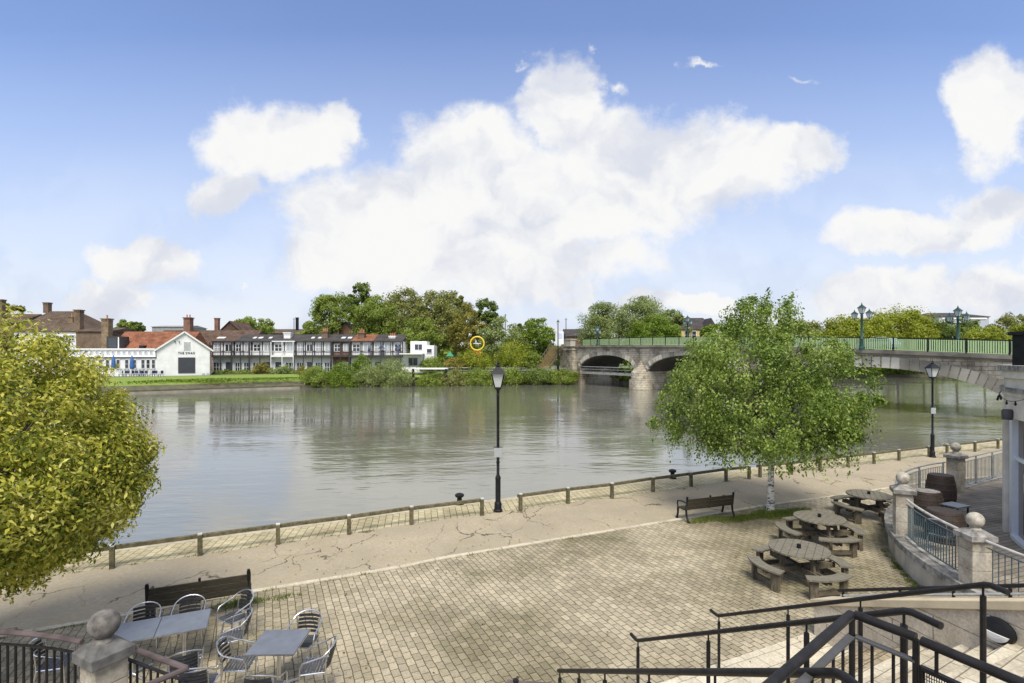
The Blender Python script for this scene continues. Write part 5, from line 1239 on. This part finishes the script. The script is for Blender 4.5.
# handrails on single posts
def handrail(label, p0, s1, ztop0, slope, posts, ext=.28, rad=.026, startext=True, pb=None, endv=None):
    t = thing('stair_handrail', label, 'handrail', (p0.x, p0.y, 0), 0, 'stair handrails')
    e = SD*s1; z1 = ztop0+slope*s1
    pts = [Vector((0,0,ztop0)), e+Vector((0,0,z1))]
    if startext: pts = [Vector((-.05,.17,ztop0+.01))]+pts
    if endv: pts = pts+[pts[-1]+Vector(endv)]
    q = [pts[0]]
    for i in range(1, len(pts)-1):
        q += [pts[i].lerp(pts[i-1], .03/(pts[i]-pts[i-1]).length), pts[i].lerp(pts[i+1], .03/(pts[i]-pts[i+1]).length)]
    q.append(pts[-1]); MB().tube(q, rad, 10).build('rail', m_rail, t, True)
    for s in posts:
        p = SD*s; zt = ztop0+slope*s; zb = pb(s) if pb else max(0, (s-s0)*rise/going)
        MB().tube([(p.x,p.y,zb-.05),(p.x,p.y,zt-.10)], .024, 8).build('post', m_rail, t); MB().tube([(p.x,p.y,zt-.1),(p.x,p.y,zt)], .010, 6).build('bracket', m_rail, t)
    return t
handrail('second lowest handrail in view, on posts in the middle of the steps', A0, 4.13, .84, .57, [.03,1.75,3.2,4.1], endv=(.06,-.22,0))
handrail('handrail with a kinked end nearest the stone block wall', BB0, 3.92, .84, .545, [.03,1.52,2.62,3.88], endv=(.02,-.17,0))
handrail('lowest handrail above the cheek wall at the bottom edge', Vector((.62,7.05,0)), 4.45, .84, .57, [.05,.75,1.5,2.45,3.4], startext=False, pb=lambda s: .3+.5*s, endv=(.02,-.16,0))
# rail on the right wall
t = thing('wall_handrail', 'black handrail with a pale lower bar on top of the stone block wall', 'handrail', (W0.x+.2, W0.y, 0)); 
def wr(s, z): p = SD*s+Vector((.12,.02,0)); return Vector((p.x, p.y, z+.435*s))
MB().tube([wr(.15,.80), wr(4.5,.86)], .026, 8).build('rail', m_rail, t, True); MB().tube([wr(.2,.715), wr(4.5,.745)], .018, 8).build('lower_bar', m_pale, t, True)
for s in (.25,1.3,2.1,2.8,3.5): MB().tube([wr(s,.60), wr(s,.80)], .02, 8).build('post', m_rail, t)

# ---- landing guard rails right in front of the viewer
gz = 3.4
def at(u, v, z): k = (CH-z)/(v-HZ); return Vector(((u-512)*k, F*k, z))
La, Lb, Lc = at(771,684,gz), at(852,613.5,gz), at(916,637.5,gz)
La2 = Lb+(La-Lb)*1.8
t = thing('guard_rail', 'thick black guard rail with upright bars turning a corner at the head of the steps', 'guard rail', (Lb.x, Lb.y, 2.35)); O = Vector((Lb.x, Lb.y, 2.35))
MB().tube([La2-O, Lb-O-(Lb-La2).normalized()*.02, Lb-O+(Lc-Lb).normalized()*.02, Lc-O], .027, 12).build('handrail', m_rail, t, True)
sub = MB(); dz = Vector((0,0,.135)); sub.bar(La2-O-dz, Lb-O-dz, .045, .012).bar(Lb-O-dz, Lc-O-dz, .045, .012); lo_ = MB(); lo_.bar(La2-O-Vector((0,0,.95)), Lb-O-Vector((0,0,.95)), .045, .012).bar(Lb-O-Vector((0,0,.95)), Lc-O-Vector((0,0,.95)), .045, .012)
sub.build('flat_rail', m_greyr, t); lo_.build('bottom_rail', m_greyr, t)
for a, b, n in ((La2, Lb, 13), (Lb, Lc, 3)):
    for k in range(1, n+1):
        p = a.lerp(b, k/n)-O; last = (k == n)
        MB().tube([(p.x,p.y,.1),(p.x,p.y,1.05-.135 if not last else 1.04)], .009 if not last else .018, 8).build('post' if last else 'baluster', m_rail, t)
Ra = at(922,641,gz); Rb = at(1024,684,gz); Rc = Ra+(Rb-Ra)*1.6
t = thing('guard_rail', 'thick black guard rail with a wire mesh panel in the bottom right corner', 'guard rail', (Ra.x, Ra.y, 2.35)); O = Vector((Ra.x, Ra.y, 2.35))
MB().tube([Ra-O, Rc-O], .027, 12).build('handrail', m_rail, t, True)
for f in (.1,.95): p = Ra.lerp(Rc, f)-O; MB().tube([(p.x,p.y,.9),(p.x,p.y,1.05)], .010, 6).build('bracket', m_rail, t)
ms = MB(); a = Ra-O; b = Rc-O; dv = (b-a)
for k in range(60): p = a+dv*(k/59); ms.bar((p.x,p.y,.1), (p.x,p.y,.90), .003)
for k in range(42): z = .1+.8*k/41; ms.bar((a.x,a.y,z), (b.x,b.y,z), .003)
ms.build('mesh_panel', m_rail, t)
fm = MB().bar((a.x,a.y,.90), (b.x,b.y,.90), .03, .02).bar((a.x,a.y,.05), (a.x,a.y,.91), .02)
for f in (.28,.62): p = a+dv*f; fm.bar((p.x,p.y,.05), (p.x,p.y,.90), .024)
fm.build('panel_frame', m_rail, t)
tag(MB().prism([(1.3,3.2),(2.3,3.35),(2.5,2.9),(4.6,2.4),(4.6,-2),(-4,-2),(-4,2.0)], 2.0, 2.35).build('upper_landing', m_step), kind='structure')
# plum handrail end at the bottom edge
p0 = at(507,678.5,3.2); p1 = at(640,687,3.2)
t = thing('plum_handrail_end', 'end of a plum-brown handrail just showing at the bottom edge', 'handrail', (p0.x, p0.y, 2.35)); dd = p1-p0
MB().tube([(0,0,.83), (dd.x,dd.y,.83)], .012, 8).build('rail', m_plum, t, True); MB().tube([(.05,-.01,0),(.05,-.01,.85)], .016, 8).build('post', m_rail, t)

# ================================================================== LEFT FOREGROUND TERRACE
LF = 1.0
pz = Vector((-4.17,5.42,0))
pr = ball_pier(pz, R(-28), 'large stone pier with a mottled grey ball at the lower left', LF, .93, w=.30, ballm=m_ball, br=.142, cap=mat('dark_cap_stone', (.17,.165,.15), (.07,.068,.065), .95, 5, bump=.005, bscale=18))
zt = 1.95
def atl(u, v): return at(u, v, zt)
c0 = [atl(82,642), atl(60,637.5), atl(30,634), atl(0,632)]; c0 += [c0[-1]+(c0[-1]-c0[-2])*.9+Vector((0,-.02,0)), c0[-1]+(c0[-1]-c0[-2])*1.9+Vector((0,-.1,0))]
railing('plum-topped railing with dark bars running off the left edge', [(p.x, p.y) for p in c0], zt, LF, .098, .06, m_plum, m_rail, group='plum railings', bal=.028, sub=.13)
c1 = [atl(124,645.5), atl(187,668.5)]
railing('short plum-topped railing between the large pier and its corner', [(p.x, p.y) for p in c1], zt, LF, .105, .055, m_plum, m_rail, group='plum railings', bal=.026, sub=.13)
c2_ = [atl(187,668.5), atl(150,684)]; c2_.append(c2_[1]+(c2_[1]-c2_[0])*1.0)
railing('plum-topped railing running from the corner to the bottom edge', [(p.x, p.y) for p in c2_], zt, LF, .11, .055, m_plum, m_rail, group='plum railings', bal=.026, sub=.13)
lt_ = [(p.x, p.y) for p in c0[::-1]]+[(pz.x, pz.y)]+[(c2_[0].x, c2_[0].y), (c2_[2].x, c2_[2].y), (-3.9,2), (-9,2)]
lo = MB().prism(lt_, -.05, LF).build('viewing_terrace', m_stone); tag(lo, 'low raised terrace under the plum railings at the lower left', 'terrace')

# ================================================================== NEAR TREES
m_birchbark = mat('white_birch_bark', (.70,.68,.62), (.10,.09,.075), .85, 7, bump=.004, stretch=(1.0,1.0,2.6), lo=.50, hi=.58)
LC['birch'] = leafmat('birch_leaf', [(.065,.115,.015),(.14,.22,.028),(.24,.33,.048),(.40,.48,.14)], nscale=.6, trans=.4)
LC['priv'] = leafmat('variegated_leaf', [(.10,.135,.016),(.32,.36,.04),(.62,.58,.08),(.86,.80,.27)], nscale=1.0, trans=.5)
bp = G(770.5, 511); bz = 0
birch = thing('birch_tree', 'broad weeping birch with white bark standing on a grass patch by the path', 'tree', (bp.x, bp.y, 0))
prof = [(2.1,2.2),(2.35,2.75),(2.8,3.25),(3.4,3.32),(3.95,3.2),(4.5,2.9),(5.05,2.6),(5.5,2.1),(5.95,1.6),(6.3,1.2),(6.7,.75),(7.1,.25)]
base_env = env_profile(prof, seed=5, surf=.60, wob=.15, cx=-.5)
(V1, F1), cc = crown(base_env, 420, 172, .38, .086, .052, droop=.8, flat=.9)
# weeping strands round the hem
def strands(n, prof, zlo, zhi):
    C = []
    g = np.random.default_rng(3)
    for i in range(n):
        a = g.uniform(0, 2*math.pi); z = g.uniform(1.9, 4.6); r = np.interp(z, [p[0] for p in prof], [p[1] for p in prof])*g.uniform(.55, 1.06)
        L = g.uniform(.4, 1.05); k = int(L/.035); t_ = np.linspace(0, 1, k)
        x = -.5+r*math.cos(a)*(1+.04*t_); y = r*math.sin(a)*(1+.04*t_)
        C.append(np.stack([x, y, z-L*t_], 1)+g.normal(0, .045, (k, 3)))
    return np.concatenate(C)
Cs = strands(520, prof, 0, 0); Cs = Cs[Cs[:, 2] > 1.65]; Ns = Cs*np.array([1,1,0]); Ns = Ns/np.linalg.norm(Ns, axis=1, keepdims=True)+np.array([0,0,.3])
V2, F2 = leaves(Cs, Ns, .088, .052, droop=1.2)
# a few spiky leaders at the top
g = np.random.default_rng(9); C = []
for i in range(16):
    a = g.uniform(0, 2*math.pi); r = g.uniform(.1, 1.5); z = np.interp(r, [.25,.75,1.2,1.55], [7.0,6.6,6.2,5.9]); L = g.uniform(.35,.75); k = 34; t_ = g.uniform(0,1,k)
    C.append(np.stack([r*math.cos(a)+t_*L*.5*math.cos(a), r*math.sin(a)+t_*L*.5*math.sin(a), z-.1+t_*L*.6], 1)+g.normal(0,.07,(k,3)))
C = np.concatenate(C); N_ = np.tile(np.array([0,0,1.]), (len(C),1)); V3, F3 = leaves(C, N_, .10, .062)
V = np.concatenate([V1, V2, V3]); Fq = np.concatenate([F1, F2+len(V1), F3+len(V1)+len(V2)])
V[:, 0] = -.3+(V[:, 0]+.3)*.93; np_mesh('crown', V, Fq, LC['birch'], birch)
tk = MB(); P = [(0,0,-.05),(.02,.01,.5),(.0,-.02,1.1),(.05,0,1.8),(.02,.03,2.6),(-.03,0,3.6),(.03,.02,4.8),(.0,0,6.2)]; tk.tube(P, [.135,.105,.095,.09,.08,.06,.04,.015], 12)
br_ = MB()
for i in range(60):
    c = cc[(i*7) % len(cc)]; f = random.uniform(.28, .75); z = 6.0*f; a = Vector((.0,0,z*.62+.55)); m_ = Vector(c)*.5+Vector((0,0,z*.62*.5+.65)); m_.z = max(m_.z, a.z); br_.tube([a, m_, Vector(c)], [.030,.018,.005], 5)
tk.tube([(.0,0,1.55),(-.5,.1,2.2),(-1.1,.2,2.9)], [.05,.04,.02], 7).tube([(.03,0,1.7),(.45,-.1,2.4),(.9,-.2,3.1)], [.05,.04,.02], 7)
tk.build('trunk', m_birchbark, birch, True); br_.build('branches', m_bark, birch, True)

pt_ = Vector((-8.0,8.0,0))
prv = thing('variegated_tree', 'dense rounded tree with yellow-green variegated leaves at the left edge', 'tree', (pt_.x, pt_.y, 0))
prof = [(1.7,.7),(1.95,1.25),(2.4,1.85),(2.9,2.05),(3.3,1.98),(3.7,1.8),(4.05,1.6),(4.37,1.42),(4.7,1.25),(5.0,1.05),(5.25,.82),(5.45,.5),(5.58,.2)]
(V1, F1), cc = crown(env_profile(prof, seed=2, surf=.30, wob=.085), 700, 165, .33, .080, .034, droop=.6)
np_mesh('crown', V1, F1, LC['priv'], prv)
trunk_mb(0, cc, .13, nb=40, n=8).build('trunk', m_bark, prv)

# ================================================================== GRASS TUFTS AND WEEDS
def blades(name, label, spots, m, L=.10, W=.012):
    """spots: list of (x, y, rx, ry, n, rot)"""
    Vs = []; Fs = []; o = 0
    for (x, y, rx, ry, n, rot) in spots:
        a = rng.uniform(0, 2*math.pi, n); r = np.sqrt(rng.uniform(0, 1, n)); px = r*np.cos(a)*rx; py = r*np.sin(a)*ry
        X = x+px*math.cos(rot)-py*math.sin(rot); Y = y+px*math.sin(rot)+py*math.cos(rot)
        h = L*rng.uniform(.4, 1.3, n)*(1.15-r*.8); th = rng.uniform(0, 2*math.pi, n); lean = rng.uniform(.1, .7, n)*h; la = rng.uniform(0, 2*math.pi, n)
        dx = np.cos(th)*W/2; dy = np.sin(th)*W/2
        p0 = np.stack([X-dx, Y-dy, np.zeros(n)], 1); p1 = np.stack([X+dx, Y+dy, np.zeros(n)], 1); p2 = np.stack([X+np.cos(la)*lean+dx*.2, Y+np.sin(la)*lean+dy*.2, h], 1); p3 = p2-np.stack([dx*.4, dy*.4, 0*dx], 1)
        Vs.append(np.stack([p0, p1, p2, p3], 1).reshape(-1, 3)); i = o+np.arange(n)*4; Fs.append(np.stack([i, i+1, i+2, i+3], 1)); o += 4*n
    ob = np_mesh(name, np.concatenate(Vs), np.concatenate(Fs), m); tag(ob, label, 'grass', kind='stuff')
LC['blade'] = leafmat('grass_blade', [(.08,.12,.015),(.16,.22,.03),(.28,.32,.07)], nscale=3)
kx = lambda u, v: G(u, v)
sp = []
c = G(770,513); sp += [(c.x, c.y-.15, .75,.5,2600,.4),(c.x-1.2,c.y-.6,.9,.28,1500,.42),(c.x-2.3,c.y-.75,.8,.25,1000,.42),(c.x+.9,c.y+.2,.8,.25,900,.42)]
c = G(238,604); sp += [(c.x, c.y, .5,.18,500,.4),(c.x+.7,c.y+.25,.5,.12,200,.4)]
blades('grass_patch', 'rough grass growing round the birch trunk and under the benches', sp, LC['blade'], .11, .013)
sp = []
for i in range(len(KERB)-1):
    a, b = Vector(KERB[i]), Vector(KERB[i+1])
    if a.x > 20 or b.x < -12: continue
    for k in range(int((b-a).length*1.4)):
        f = random.random(); p = a.lerp(b, f); sp.append((p.x+random.uniform(-.1,.1), p.y-.10+random.uniform(-.05,.05), random.uniform(.08,.35), .04, random.randint(12,60), .43))
for k in range(60):                                   # weeds at the foot of the terrace wall
    a = random.uniform(150, 190); p = tp(a, 8.84+random.uniform(0,.15)); sp.append((p.x, p.y, .14, .06, random.randint(15,60), R(a+90)))
for i in range(len(FENCE)-1):
    a, b = Vector(FENCE[i]), Vector(FENCE[i+1])
    if a.x > 30 or b.x < -12: continue
    for k in range(int((b-a).length*1.5)):
        p = a.lerp(b, random.random()); sp.append((p.x+.0, p.y+.07, random.uniform(.08,.3), .04, random.randint(8,40), .45))
blades('edge_weeds', 'thin weeds in the joints along the kerb, the knee rail and the terrace wall', sp, LC['blade'], .06, .012)
# fallen leaves / litter specks on the paving
n = 900; X = rng.uniform(-7, 11, n); Y = rng.uniform(6.5, 17, n); C = np.stack([X, Y, np.full(n, .02)], 1); Nn = np.tile(np.array([0,0,3.]), (n,1))
keep = (np.abs(X) < Y*1.0) & (Y < 13.6+.45*X+3.2); V, Fq = leaves(C[keep], Nn[keep], .045, .028); tag(np_mesh('fallen_leaves', V, Fq, leafmat('litter', [(.10,.07,.03),(.22,.17,.08),(.3,.26,.12)])), 'small fallen leaves scattered over the paving', 'leaves', kind='stuff')
